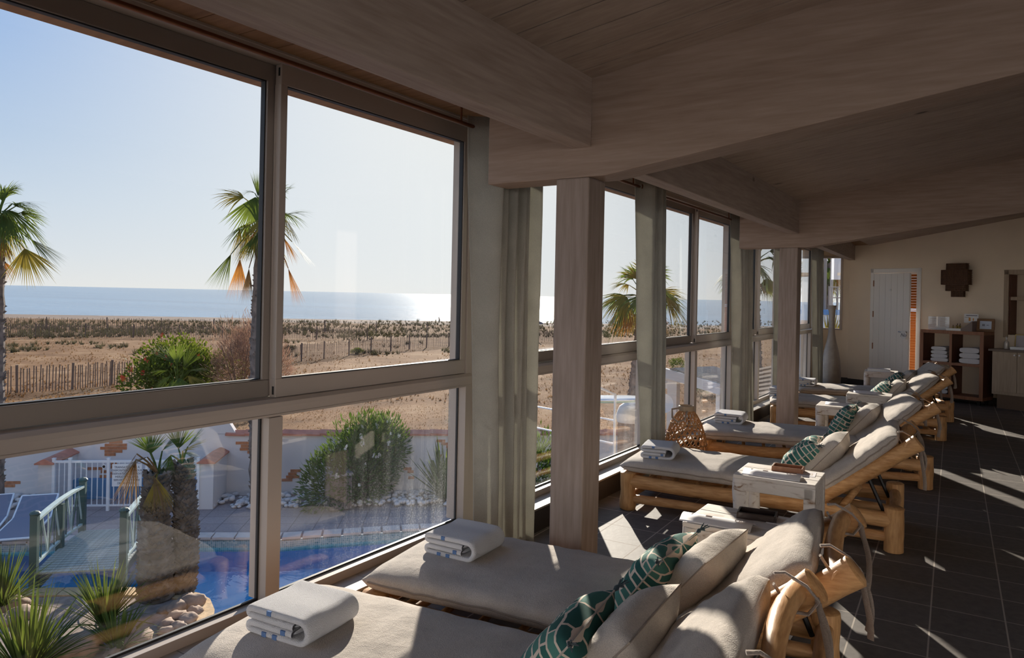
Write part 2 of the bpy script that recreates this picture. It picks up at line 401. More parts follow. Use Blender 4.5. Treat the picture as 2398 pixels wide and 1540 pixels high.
# ---------------------------------------------------------------- windows along the sea side
def frame_strip(m, x0, x1, z0, z1, w, y0, y1):
    m.box(x0, x1, y0, y1, z0, z0+w); m.box(x0, x1, y0, y1, z1-w, z1)
    m.box(x0, x0+w, y0, y1, z0+w, z1-w); m.box(x1-w, x1, y0, y1, z0+w, z1-w)
def window(n, x0, xm, x1, dusty=False):
    r = sgroup('window_%d' % n, (xm, 2.44, 0))
    a, b = x0 - xm, x1 - xm
    f = MB()
    f.box(a, b, .0, .12, 2.395, 2.452); f.box(a, b, -.008, .012, 2.43, 2.452)
    f.box(a, b, 0, .11, .15, .168)
    f.prism([(0, .168), (.11, .168), (.11, .172), (.075, .176), (.055, .186), (.0, .190)], 'x', a, b)
    f.box(a, a+.05, 0, .12, .19, 2.395); f.box(b-.045, b, 0, .12, .19, 2.395)
    f.prism([(-.012, .985), (.002, .944), (.045, .944), (.06, .985), (.11, .99), (.11, 1.018), (.0, 1.018), (-.016, 1.004)], 'x', a, b)
    f.box(a, b, -.006, .0, .968, .971); f.box(a, b, -.005, 0, .953, .9555)
    f.box(-.035, .035, .004, .11, .19, .94)
    f.build('frame', G['alu'], r, bevel=.002)
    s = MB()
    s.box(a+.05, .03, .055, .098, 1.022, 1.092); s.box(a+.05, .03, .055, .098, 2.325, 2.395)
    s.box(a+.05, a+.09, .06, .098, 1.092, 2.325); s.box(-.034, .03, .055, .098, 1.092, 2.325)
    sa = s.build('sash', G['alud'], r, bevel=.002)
    s = MB()
    s.box(.0, b-.045, .012, .05, 1.02, 1.096); s.box(.0, b-.045, .012, .05, 2.312, 2.396)
    s.box(.0, .032, .012, .05, 1.096, 2.312); s.box(b-.085, b-.045, .012, .05, 1.096, 2.312)
    sb = s.build('sash', G['alu'], r, bevel=.002)
    d = MB()
    for z in (1.035, 2.352):
        d.box(-.0012, .0002, .022, .032, z - .004, z + .03)
    d.build('drain_slot', G['rubber'], sb)
    gk = MB()
    frame_strip(gk, a+.088, -.032, 1.09, 2.328, .007, .066, .092); frame_strip(gk, .03, b-.083, 1.094, 2.315, .007, .018, .044)
    frame_strip(gk, a+.048, -.035, .188, .944, .009, .05, .062); frame_strip(gk, .035, b-.043, .188, .944, .008, .05, .062)
    gk.build('gasket', G['rubber'], r)
    def pane(xa, xb, z0, z1, y, mat):
        w, h = (xb - xa)/2, (z1 - z0)/2
        MB().box(-w, w, -.003, .003, -h, h).build('pane', mat, r, loc=((xa+xb)/2, y, (z0+z1)/2))
    pane(a+.09, -.033, 1.092, 2.326, .079, G['glass']); pane(.031, b-.084, 1.095, 2.313, .031, G['glass'])
    pane(a+.05, -.036, .19, .943, .056, G['glass']); pane(.036, b-.044, .19, .943, .056, G['glassd'] if dusty else G['glass'])
    return r
WX = [(.72, 2.01, 3.36), (3.50, 4.77, 6.02), (6.06, 7.22, 8.46), (8.52, 9.66, 10.86), (10.92, 11.95, 13.0)]
for i, w in enumerate(WX): window(i + 1, *w, dusty=True)
m = MB()
for i in range(5):
    m.box(WX[i][2], WX[i+1][0] if i < 4 else 13.08, 2.45, 2.56, .15, 2.45)
m.build('trim_3', G['alu'], kind='structure')

# recessed end wall with its small fixed window
r = sgroup('wall_end', (13.75, 0, 0))
w = MB()
w.box(0, .12, 1.98, 2.75, 0, .985); w.box(0, .12, 1.98, 2.75, 2.26, 2.6); w.box(0, .12, 1.98, 2.085, .985, 2.26); w.box(0, .12, 2.52, 2.75, .985, 2.26)
w.build('wall_end', G['plaster'], r)
MB().box(-.015, 0, 1.98, 2.31, 0, .17).build('baseboard_end', G['darktile'], r)
MB().box(-.72, 0, 2.46, 2.62, .15, 2.5).build('wall_window', G['plaster'], kind='structure', loc=(13.8, 0, 0))
r = sgroup('window_6', (13.75, 2.3, 1.62))
f = MB(); f.box(-.02, .08, -.215, -.18, -.635, .64); f.box(-.02, .08, .18, .22, -.635, .64); f.box(-.02, .08, -.18, .18, -.635, -.61); f.box(-.02, .08, -.18, .18, .61, .64)
f.build('frame', G['alu'], r, bevel=.003)
MB().box(.03, .036, -.18, .18, -.61, .61).build('pane', G['glass'], r)

# ---------------------------------------------------------------- door wall, turned toward the room
DW = (13.75, 1.98, 0); DR = radians(-110)
def dwall(name='wall_door'): return sgroup(name, DW, DR)
r = dwall()
w = MB()
H2 = 3.7
w.box(-.02, .40, 0, .12, 0, H2); w.box(.40, 1.15, 0, .12, 1.985, H2); w.box(1.15, 2.40, 0, .12, 0, H2)
w.box(2.40, 3.6, 0, .12, 0, 1.04); w.box(2.40, 3.6, 0, .12, 1.925, H2); w.box(3.6, 8.2, 0, .12, 0, H2); w.box(2.36, 3.64, .26, .30, .98, 2.0)
w.box(2.34, 2.40, .12, .30, .98, 2.0); w.box(3.6, 3.66, .12, .30, .98, 2.0); w.box(2.4, 3.6, .12, .3, .98, 1.04); w.box(2.4, 3.6, .12, .3, 1.925, 2.0)
w.build('wall_door', G['plaster'], r)
b = MB(); b.box(0, .375, -.014, 0, 0, .16); b.box(1.185, 2.4, -.014, 0, 0, .10)
b.build('baseboard_door', G['darktile'], r)
r = dwall('door_1')
f = MB(); f.box(.376, .43, -.02, .13, 0, 2.035); f.box(1.117, 1.183, -.02, .13, 0, 2.035); f.box(.376, 1.183, -.02, .13, 1.965, 2.035)
f.build('door_frame', G['doorw'], r, bevel=.004)
d = MB()
for k in range(6):
    a = k * .105; d.box(a + .001, a + .104, -.02, .02, 0.02, 1.955)
d.box(0, .632, -.012, .012, .02, 1.955)
lf = d.build('door_leaf', G['doorw'], r, bevel=.003, loc=(.437, -.005, 0)); lf.rotation_euler = (0, 0, radians(-8.5))
for z in (.75, 1.28, 1.79): MB().tube([(0, 0, -.05), (0, 0, .05)], .009, 8).build('hinge', G['cherry'], r, loc=(.434, -.03, z))
MB().tube([(0, -.02, 0), (0, -.035, 0)], .018, 14).build('peephole', G['white'], lf, loc=(.3, 0, 1.68))
h = MB(); h.tube([(0, -.02, 0), (0, -.06, 0)], .007, 8); h.tube([(.005, -.06, 0), (-.10, -.06, .008)], .006, 8); h.tube([(0, -.0205, 0), (0, -.026, 0)], .022, 12)
h.build('door_handle', plain('steel', (.5, .5, .5), .25, 1), lf, loc=(.575, 0, 1.0))
t = thing('door_hanger', 'round white hanger reading No on the door handle', 'hanger'); t.parent = None
hp = Matrix.Translation(DW) @ Matrix.Rotation(DR, 4, 'Z') @ Matrix.Translation((.437, -.005, 0)) @ Matrix.Rotation(radians(-8.5), 4, 'Z')
t.matrix_world = hp @ Matrix.Translation((.575, -.075, .965))
dd = MB(); ring = [(cos(2*pi*k/28)*.052, sin(2*pi*k/28)*.068) for k in range(28)]
dd.prism(ring, 'y', -.003, .003); dd.build('disc', G['white'], t, smooth=30)
text('lettering', 'No', .075, G['inkd'], t, (0, -.004, -.03), shear=.35)
# louvred shutter seen through the door gap
t = thing('louvre_shutter', 'orange wooden louvre shutter glowing behind the open door', 'shutter', DW, DR)
for k in range(44):
    z = .04 + k * .044
    MB().cbox((1.0, .42, z), .62, .05, .007, rot=Matrix.Rotation(radians(50 if k != 30 else 12), 3, 'X')).build('slat', G['shutter'], t)
MB().box(-.5, 1.5, .5, 1.4, 1.95, 2.0).build('shade_canopy', G['white'], t)  # overhang added to throw shade on the upper slats
f = MB(); f.box(.66, .70, .40, .44, 0, 2.0); f.box(1.30, 1.34, .40, .44, 0, 2.0); f.build('stile', G['cherry'], t)
r = dwall('trim_4'); f = MB(); f.box(2.343, 2.402, -.015, .02, 1.0, 1.985); f.box(2.343, 3.66, -.015, .02, 1.92, 1.985); f.box(3.6, 3.66, -.015, .02, 1.0, 1.92)
f.build('trim_4', G['oak'], r, bevel=.003)
MB().box(2.402, 3.6, .02, .26, 1.545, 1.595).build('niche_shelf', G['oak'], r, bevel=.003, kind='structure')
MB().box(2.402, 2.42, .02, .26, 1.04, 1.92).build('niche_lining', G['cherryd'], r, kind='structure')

# woven wall lamp
t = thing('wall_lamp', 'brown woven rattan wall lamp with stepped tiers beside the door', 'lamp', DW, DR)
for a, b_, z0, z1, d in ((1.60, 1.87, 1.99, 2.09, .13), (1.545, 1.915, 1.77, 1.99, .17), (1.60, 1.87, 1.675, 1.77, .14), (1.665, 1.826, 1.585, 1.675, .10)):
    m = MB()
    n = int((b_ - a) / .018)
    for k in range(n + 1):
        xx = a + (b_ - a) * k / n; m.box(xx - .0055, xx + .0055, -d, -d + .006, z0, z1)
    for sx in (a, b_ - .006):
        for k in range(int(d / .02)): m.box(sx, sx + .006, -d + k*.02, -d + k*.02 + .012, z0, z1)
    nz = max(2, int((z1 - z0) / .025))
    for k in range(nz + 1):
        z = z0 + (z1 - z0) * k / nz; m.box(a - .002, b_ + .002, -d - .003, -d + .003, z - .004, z + .004); m.box(a-.003, a+.005, -d, 0, z-.004, z+.004); m.box(b_-.005, b_+.003, -d, 0, z-.004, z+.004)
    m.box(a + .02, b_ - .02, -d + .03, -.002, z0 + .005, z1 - .005)
    m.build('tier', G['rattan'], t)

# open cube shelf with towels and small things on top
t = thing('cube_shelf', 'reddish brown open cube shelf holding stacked towels', 'shelf', DW, DR)
x0, x1, y0, y1, z0, z1 = 1.359, 2.235, -.40, -.02, .07, 1.075
MB().box(x0, x1, y0, y1, z1-.05, z1).build('top_panel', G['cherry'], t, bevel=.003)
MB().box(x0, x1, y0, y1, z0, z0+.05).build('bottom_panel', G['cherry'], t, bevel=.003)
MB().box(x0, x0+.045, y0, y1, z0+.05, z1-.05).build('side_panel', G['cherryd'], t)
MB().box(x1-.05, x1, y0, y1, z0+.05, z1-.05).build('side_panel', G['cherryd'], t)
for a, b_ in ((x0, x0+.045), (x1-.05, x1), (1.775, 1.81)): MB().box(a, b_, y0-.004, y0+.01, z0+.05, z1-.05).build('front_edge', G['cherry'], t)
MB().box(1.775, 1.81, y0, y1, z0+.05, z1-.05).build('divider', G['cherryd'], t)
for a, b_ in ((x0+.045, 1.775), (1.81, x1-.05)): MB().box(a, b_, y0-.002, y1, .56, .60).build('shelf_board', G['cherry'], t)
for a in (x0+.05, x1-.09):
    for yy in (y0+.04, y1-.08): MB().box(a, a+.04, yy, yy+.04, 0, z0).build('foot', G['iron'], t)
def W(s, off, z):                                   # point on the door wall frame
    return Vector((DW[0] + s*cos(DR) - off*sin(DR), DW[1] + s*sin(DR) + off*cos(DR), z))
def shelf_towel(s, z, w, h, k, label, grp):
    prof = []
    n = 22
    for i in range(n):
        a = 2*pi*i/n
        ca, sa = cos(a), sin(a)
        prof.append((w/2*math_s(ca, .55), h/2*math_s(sa, .6)))
    m = MB().prism(prof, 'y', -.13, .13)
    o = m.build('folded_towel', G['terry'], smooth=60); o.location = W(s, -.24, z + h/2); o.rotation_euler = (0, 0, DR + rnd.uniform(-.05, .05))
    tag(o, label, 'towel', grp)
def math_s(v, p): return (abs(v) ** p) * (1 if v >= 0 else -1)
ords = ['bottom', 'second from bottom', 'third from bottom', 'top']
for k in range(4): shelf_towel(1.625 - (.01 if k > 1 else .0), .60 + k*.056, .25 - .012*k, .055, k, 'white towel in the upper left cube, %s of the four' % ords[k], 'towels in the upper left cube')
for k in range(3): shelf_towel(2.04, .60 + k*.078, .285 - .008*k, .076, k, 'thick white towel in the upper right cube, %s of three' % ['bottom', 'middle', 'top'][k], 'towels in the upper right cube')
for k in range(5): shelf_towel(1.61 + .012*k, .12 + k*.066, .28 - .008*k, .064, k, 'white towel in the lower left cube, %s of the five' % ['bottom', 'second from bottom', 'middle', 'second from top', 'top'][k], 'towels in the lower left cube')
# things standing on the shelf
t = thing('menu_holder', 'clear acrylic holder with two printed menu pages', 'menu holder', W(1.57, -.28, 1.075), DR)
MB().box(-.15, .15, -.002, .002, 0, .20).build('page', G['paper'], t)
MB().box(-.152, .152, -.007, -.004, 0, .205).build('acrylic_sheet', G['glass'], t)
m = MB()
for cx in (-.075, .075):
    m.box(cx - .05, cx + .04, -.0032, -.002, .165, .172)
    for k in range(8): m.box(cx - .055, cx - .055 + rnd.uniform(.06, .1), -.0032, -.002, .145 - k*.014, .149 - k*.014)
m.build('print', G['ink'], t)
t = thing('oil_display', 'white stepped display tray for small oil bottles', 'display', W(1.90, -.25, 1.075), DR)
m = MB(); m.box(-.18, .02, -.14, .0, 0, .035)
m.build('tray', G['white'], t, bevel=.002)
m = MB(); m.prism([(.02, 0), (.17, 0), (.17, .15), (.02, .03)], 'y', -.13, .12); m.build('wedge', plain('grey board', (.22, .17, .15), .6), t)
m = MB(); m.box(-.03, .165, .10, .106, .12, .255); m.build('picture_card', G['white'], t)
for q in ((.0, .15, .225, .235), (-.02, .04, .20, .204)): MB().box(q[0], q[1], .098, .10, q[2], q[3]).build('card_print', G['inkd'], t)
am = plain('amber print', (.6, .25, .05), .6)
for q in ((.035, .06, .15, .20), (.09, .105, .155, .19)): MB().box(q[0], q[1], .098, .10, q[2], q[3]).build('card_picture', am, t)
amber = plain('oil in clear bottle', (.35, .25, .06), .1); cap = plain('dark cap', (.10, .05, .035), .4)
for k, (dx, dy, hh, lb) in enumerate(((-.10, -.10, .05, 'short oil bottle at the left front of the display tray'), (-.055, -.06, .075, 'tall oil bottle at the back of the display tray, left of two'), (-.02, -.06, .075, 'tall oil bottle at the back of the display tray, right of two'), (-.05, -.11, .05, 'oil bottle in the front middle of the display tray'), (-.01, -.11, .05, 'oil bottle at the right front of the display tray'))):
    q = W(1.90 + dx, -.25 + dy, 1.11)
    b_ = thing('oil_bottle', lb, 'bottle', q, 0, 'oil bottles on the shelf')
    MB().lathe([(.011, 0), (.012, hh*.5), (.005, hh*.62), (.005, hh*.7)], 10).build('body', amber, b_, smooth=40)
    MB().lathe([(.006, hh*.7), (.006, hh*.9), (.002, hh)], 8).build('cap', cap, b_, smooth=40)
t = thing('picture_frame', 'small oak picture frame leaning on the cube shelf top', 'picture frame', W(2.18, -.2, 1.077), DR + .12)
MBf = MB(); frame_strip(MBf, -.11, .11, 0, .19, .035, -.012, .012); f = MBf.build('frame', G['frameoak'], t, bevel=.003); f.rotation_euler = (-.12, 0, 0)
p = MB().box(-.075, .075, -.004, .004, .035, .155).build('print', plain('pale blue print', (.62, .70, .85), .4), t); p.rotation_euler = (-.12, 0, 0)
m = MB(); m.box(-.045, -.01, -.0055, -.004, .08, .11); m.box(.01, .04, -.0055, -.004, .09, .1); p = m.build('motif', plain('slate print', (.25, .28, .38), .6), t); p.rotation_euler = (-.12, 0, 0)
# side counter
t = thing('side_counter', 'pale oak side counter with two doors below a niche', 'counter', DW, DR)
MB().box(2.30, 3.75, -.42, -.002, .812, .842).build('worktop', plain('brown worktop', (.16, .115, .085), .5), t, bevel=.003)
MB().box(2.345, 3.75, -.39, -.002, .20, .812).build('body', G['oak'], t)
MB().box(2.40, 3.75, -.35, -.002, 0, .20).build('plinth', plain('brown plinth', (.14, .09, .055), .6), t)
for a, b_, kx in ((2.35, 2.655, 2.63), (2.66, 3.0, 2.69)):
    d = MB().box(a, b_, -.405, -.39, .24, .805).build('door', G['oak'], t, bevel=.002)
    MB().tube([(kx, -.405, .77), (kx, -.425, .77)], .012, 10).build('knob', G['white'], d)
t = thing('soap_dispenser', 'clear pump bottle on the side counter', 'bottle', W(2.44, -.16, .842), 0)
MB().lathe([(.03, 0), (.032, .08), (.03, .1), (.01, .12), (.01, .135)], 16).build('bottle_body', plain('clear soap', (.55, .5, .45), .1), t, smooth=40)
m = MB().tube([(0, 0, .135), (0, 0, .175)], .008, 8); m.tube([(0, 0, .17), (-.03, .01, .168)], .006, 6); m.build('pump', G['white'], t)
t = thing('certificate_frame', 'thin gold framed certificate standing in the niche', 'picture frame', W(2.66, -.03, .842), DR)
MBf = MB(); frame_strip(MBf, -.16, .16, 0, .21, .012, -.008, .008); f = MBf.build('frame', plain('gold frame', (.35, .24, .07), .35, .6), t); f.rotation_euler = (-.1, 0, 0)
p = MB().box(-.148, .148, -.003, .003, .012, .198).build('sheet', plain('grey sheet', (.42, .38, .40), .3), t); p.rotation_euler = (-.1, 0, 0)
o = MB().box(-.09, .09, -.05, .05, 0, .04).build('box', G['white'], bevel=.004); o.location = W(2.62, -.25, .842); o.rotation_euler = (0, 0, DR); tag(o, 'flat white box on the side counter', 'box')
# tall vase
t = MB().lathe([(.07, 0), (.125, .02), (.15, .12), (.155, .3), (.14, .5), (.11, .68), (.075, .82), (.052, .95), (.046, 1.1), (.05, 1.3), (.064, 1.39), (.07, 1.41), (.055, 1.41), (.04, 1.3)], 28).build('floor_vase', G['vase'], smooth=50)
t.location = (12.9, 2.11, 0); tag(t, 'tall grey crackled floor vase with a long neck beside the end window', 'vase')

# ---------------------------------------------------------------- curtain rods and curtains
def rod(xa, xb, z, label):
    t = thing('curtain_rod', label, 'curtain rod', (xb, 2.25, z), 0, 'curtain rods')
    MB().tube([(xa - xb, 0, 0), (0, 0, 0)], .010, 10).build('pole', G['brass'], t, smooth=40)
    MB().tube([(0, 0, 0), (.018, 0, 0)], .019, 16).build('finial', G['brass'], t, smooth=40)
    for xx in (xa + .25, xb - .16):
        m = MB(); m.tube([(xx - xb, 0, 0), (xx - xb, 0, .085), (xx - xb, .03, .115)], .006, 6); m.build('bracket', G['brass'], t)
rod(.35, 3.13, 2.332, 'long copper curtain rod above the nearest window')
rod(3.55, 5.29, 2.316, 'copper curtain rod ending at the curtain behind the near post')
rod(5.50, 7.74, 2.30, 'copper curtain rod over the third window from the left')
rod(10.3, 11.87, 2.26, 'short copper curtain rod by the end wall')
def curtain(label, xa, xb, top, z0, folds, amp, first=.25, spread=.0, yc=2.205, shift=0, ringx=None, seed=0):
    t = thing('curtain', label, 'curtain', ((xa+xb)/2, yc, z0), 0, 'sage curtains between the windows')
    xm = (xa + xb)/2
    nu, nv = folds * 14, 26
    def fn(u, v):
        e = u if u < first else first + (u - first)
        ph = (u / first) * pi * .9 if u < first else pi*.9 + (u - first)/(1 - first) * 2*pi*(folds - 1)
        a = amp * (.45 + .55*v) * (.8 + .35*sin(ph*.37 + seed))
        w = 1 + spread * (1 - v)
        X = (xa - xm + (xb - xa)*u) * w + shift*(1 - v) + .012*sin(ph*.5 + 3*v + seed)
        Y = a * cos(ph + .35*sin(2.2*v + seed)) * (1.0) + .012*noise.noise(Vector((u*5, v*3, seed)))
        return (X, Y, (top - z0) * v)
    m = MB().grid(fn, nu, nv)
    o = m.build('cloth', G['curtain'], t, smooth=180)
    s = o.modifiers.new('thick', 'SOLIDIFY'); s.thickness = .003
    for k in range(2 if ringx is None else len(ringx)):
        xr = (xa + .06 + k*.10) if ringx is None else ringx[k]
        rg = MB()
        pts = [(0, .021*cos(2*pi*i/18), .021*sin(2*pi*i/18)) for i in range(19)]
        rg.tube(pts, .005, 6, cap=False); e = rg.build('eyelet', G['brass'], t, smooth=60, loc=(xr - xm, 2.25 - yc, top - .055 - z0))
    return t
curtain('widest sage linen curtain beside the nearest window, before the post', 3.05, 3.575, 2.385, .045, 6, .062, .25, .0, 2.195, .06, [3.10, 3.22], 1)
curtain('sage linen curtain between the post and the rattan lantern', 5.20, 5.60, 2.375, .05, 5, .055, .35, .10, 2.205, .14, [5.26, 5.36], 2)
curtain('sage linen curtain left of the far post', 7.62, 8.17, 2.36, .05, 6, .055, .3, .15, 2.205, .24, [7.70, 7.82], 3)
curtain('pale sage curtain half hidden behind the far post', 9.45, 9.95, 2.34, .05, 5, .05, .4, .1, 2.205, .05, [9.5, 9.6], 4)
curtain('last sage curtain, by the tall vase', 11.72, 12.34, 2.33, .05, 5, .05, .4, .05, 2.205, .3, [11.8, 11.9], 5)
# ---------------------------------------------------------------- loungers
def wobble(a, b, r, n=9, amp=.012, seed=0, endf=1.0):
    a, b = Vector(a), Vector(b); pts = []; rs = []
    for i in range(n):
        t = i/(n-1); o = Vector((noise.noise(Vector((t*2.3, seed, 0))), noise.noise(Vector((t*2.3, seed, 5))), noise.noise(Vector((t*2.3, seed, 9))))) * amp
        pts.append(a.lerp(b, t) + o * (1 if 0 < i < n-1 else .4)); rs.append(r * (1 + .16*noise.noise(Vector((t*3.1, seed+3, 2)))) * (endf if i == n-1 else 1))
    return pts, rs
def pole(name, a, b, r, mat, parent, seed, amp=.012, n=9, endf=1.0, bev=True):
    pts, rs = wobble(a, b, r, n, amp, seed, endf)
    pts = [pts[0]] + pts + [pts[-1]]; rs = [rs[0]*.82] + rs + [rs[-1]*.82]
    d = (pts[2] - pts[1]).normalized() * .006; pts[1] = pts[0] + d; d = (pts[-2] - pts[-3]).normalized()*.006; pts[-2] = pts[-1] - d
    return MB().tube(pts, rs, 14).build(name, mat, parent, smooth=50)
def spow(v, p): return (abs(v)**p) * (1 if v >= 0 else -1)
def pad(path, hw, th, nseg=36, na=28, seed=0, cx=0, ends=(8, 8), wr=.004):
    path = [Vector((0, y, z)) for y, z in path]
    L = [0]
    for i in range(1, len(path)): L.append(L[-1] + (path[i]-path[i-1]).length)
    def at(s):
        s *= L[-1]
        for i in range(1, len(path)):
            if s <= L[i] + 1e-9:
                return path[i-1].lerp(path[i], (s - L[i-1])/(L[i]-L[i-1]))
        return path[-1]
    m = MB(); vs = []; fs = []
    for i in range(nseg + 1):
        s = i/nseg; p = at(s); t = (at(min(1, s+.03)) - at(max(0, s-.03))).normalized(); nrm = Vector((0, t.z, -t.y)); 
        if nrm.z < 0: nrm = -nrm
        e = max(0, 1 - abs(2*s-1)**(ends[0] if s < .5 else ends[1]))**.5
        k = .10 + .90*e
        for j in range(na):
            a = 2*pi*j/na
            X = hw*(.955+.045*e)*spow(cos(a), .42); Z = th/2*k*spow(sin(a), .62)
            edge = abs(cos(a))
            if Z > 0: Z += wr*noise.noise(Vector((X*7, s*16, seed)))*e*2 + .006*(1-(X/hw)**2)
            q = p + Vector((cx + X, 0, 0)) + nrm*Z
            vs.append(q)
    for i in range(nseg):
        for j in range(na):
            j2 = (j+1) % na; fs.append((i*na+j, i*na+j2, (i+1)*na+j2, (i+1)*na+j))
    fs.append(tuple(range(na-1, -1, -1))); fs.append(tuple(nseg*na+j for j in range(na)))
    m.add(vs, fs)
    seam = [[vs[i*na + (0 if side > 0 else na//2)] for i in range(nseg+1)] for side in (1, -1)]
    return m, seam
LO = []
def lounger(label, fx, hx, seed, big=False):
    fy, hy = 2.09, .46
    t = thing('sun_lounger', label, 'sun lounger', (fx, fy, 0), atan2(hx - fx, fy - hy), 'rustic teak loungers along the windows')
    Y = -hypot(hx-fx, fy-hy)
    W_ = .335
    for k, (sx, yy, h) in enumerate(((-1, 0, .262), (1, 0, .262), (-1, Y, .265), (1, Y, .265))):
        pole('leg', (sx*W_, yy, 0), (sx*W_, yy, h), .054, G['logz'], t, seed+k, .004)
    for sx in (-1, 1):
        pole('side_rail', (sx*W_, .0, .20), (sx*W_, Y, .185), .046, G['log'], t, seed+11+sx, .02)
        pole('stretcher', (sx*W_, .0, .075), (sx*W_, Y, .085), .03, G['log'], t, seed+14+sx, .014)
    for yy, s2 in ((0, 5), (Y, 6)):
        pole('end_rail', (-W_, yy, .20), (W_, yy, .20), .032, G['logx'], t, seed+20+s2, .008)
        pole('stretcher', (-W_, yy, .075), (W_, yy, .075), .024, G['logx'], t, seed+30+s2, .008)
    for k in range(7): pole('slat', (-W_, -.14 - k*.165, .222), (W_, -.14 - k*.165, .222), .014, G['logx'], t, seed+40+k, .004, 5)
    # backrest
    hy_, hz = -1.17, .205
    ey, ez = -1.755, .655
    for sx in (-1, 1):
        pole('backrest_rail', (sx*.325, hy_, hz), (sx*.325, ey, ez), .044, G['log'], t, seed+50+sx, .016, 11, 1.15)
        MB().tube([(sx*.29, -1.48, .44), (sx*.29, -1.60, .17)], .011, 6).build('prop_bar', G['iron'], t)
        pole('branch_strut', (sx*.30, -1.35, .20), (sx*.17, -1.44, .33), .024, G['log'], t, seed+60+sx, .02, 5)
    cz = MB(); pts = []; rs = []
    for i in range(12):
        u = i/11; pts.append((-.36 + .72*u, ey+.045 + .035*sin(pi*u), ez-.035 + .02*sin(2*pi*u+seed))); rs.append(.030*(1 + .22*noise.noise(Vector((u*4, seed, 1)))))
    cz.tube(pts, rs, 12).build('backrest_crossbar', G['logx'], t, smooth=50)
    for k in range(3):
        f = .2 + .25*k; pole('backrest_slat', (-.32, hy_ + (ey-hy_)*f, hz+(ez-hz)*f), (.32, hy_+(ey-hy_)*f, hz+(ez-hz)*f), .016, G['logx'], t, seed+70+k, .004, 5)
    # mattress in two sections with piping
    cx = -.02
    m, seam = pad([(.06, .296), (-.3, .300), (-.8, .297), (-1.27, .300)], .345, .105, seed=seed, cx=cx, ends=(14, 30))
    mt = m.build('mattress', G['linen'], t, smooth=180)
    for sm in seam: MB().tube(sm[1:-1], .0045, 5).build('piping', G['piping'], mt, smooth=60)
    th = .115 if big else .10
    m, seam = pad([(-1.19, .30), (-1.30, .37), (-1.45, .50), (-1.645 + (.02 if big else 0), .682 - (.03 if big else 0))], .345, th, seed=seed+5, cx=cx, ends=(9, 9))
    bk = m.build('back_mattress', G['linen'], t, smooth=180)
    for sm in seam: MB().tube(sm[1:-1], .0045, 5).build('piping', G['piping'], bk, smooth=60)
    # cotton tapes knotted round the crossbar
    r2 = random.Random(seed)
    for sx in (-.27, .25):
        st = MB()
        c0 = Vector((cx + sx, -1.645, .70)); bar = Vector((sx, ey+.055, ez-.02))
        lp = [c0, c0.lerp(bar, .5) + Vector((0, 0, .035)), bar + Vector((0, -.03, .036)), bar + Vector((0, -.062, 0)), bar + Vector((0, -.035, -.04)), bar + Vector((0, .01, -.04)), c0 + Vector((0, .0, -.03))]
        st.tube(lp, .009, 6, squash=.5)
        for q in range(2):
            p0 = bar + Vector((.02*q, -.06, .0)); ln = r2.uniform(.15, .27)
            pts = [p0 + Vector((.012*sin(3*u + q*2) + .02*q*u, -.022*sin(min(1, u*2)*pi*.5) + .01*sin(5*u + q), -ln*u*u*.3 - ln*.7*u)) for u in [i/9 for i in range(10)]]
            st.tube(pts, .014, 6, squash=.22)
        st.build('tie_tape', G['strap'], t, smooth=60)
    LO.append(t); return t
lounger('nearest teak lounger with oatmeal mattress, in the front corner under the mullion', 1.70, 1.90, 3, True)
lounger('second teak lounger from the camera, its crossbar touching the first', 2.53, 2.74, 9, True)
lounger('teak lounger behind the two white side tables, foot by the lantern', 5.05, 5.19, 15)
lounger('teak lounger just before the far post, behind the rattan lantern', 6.56, 6.98, 21)
lounger('fifth teak lounger, its foot partly hidden by the far post', 9.05, 9.45, 27)
lounger('farthest teak lounger, closest to the tall vase', 10.45, 10.95, 33)

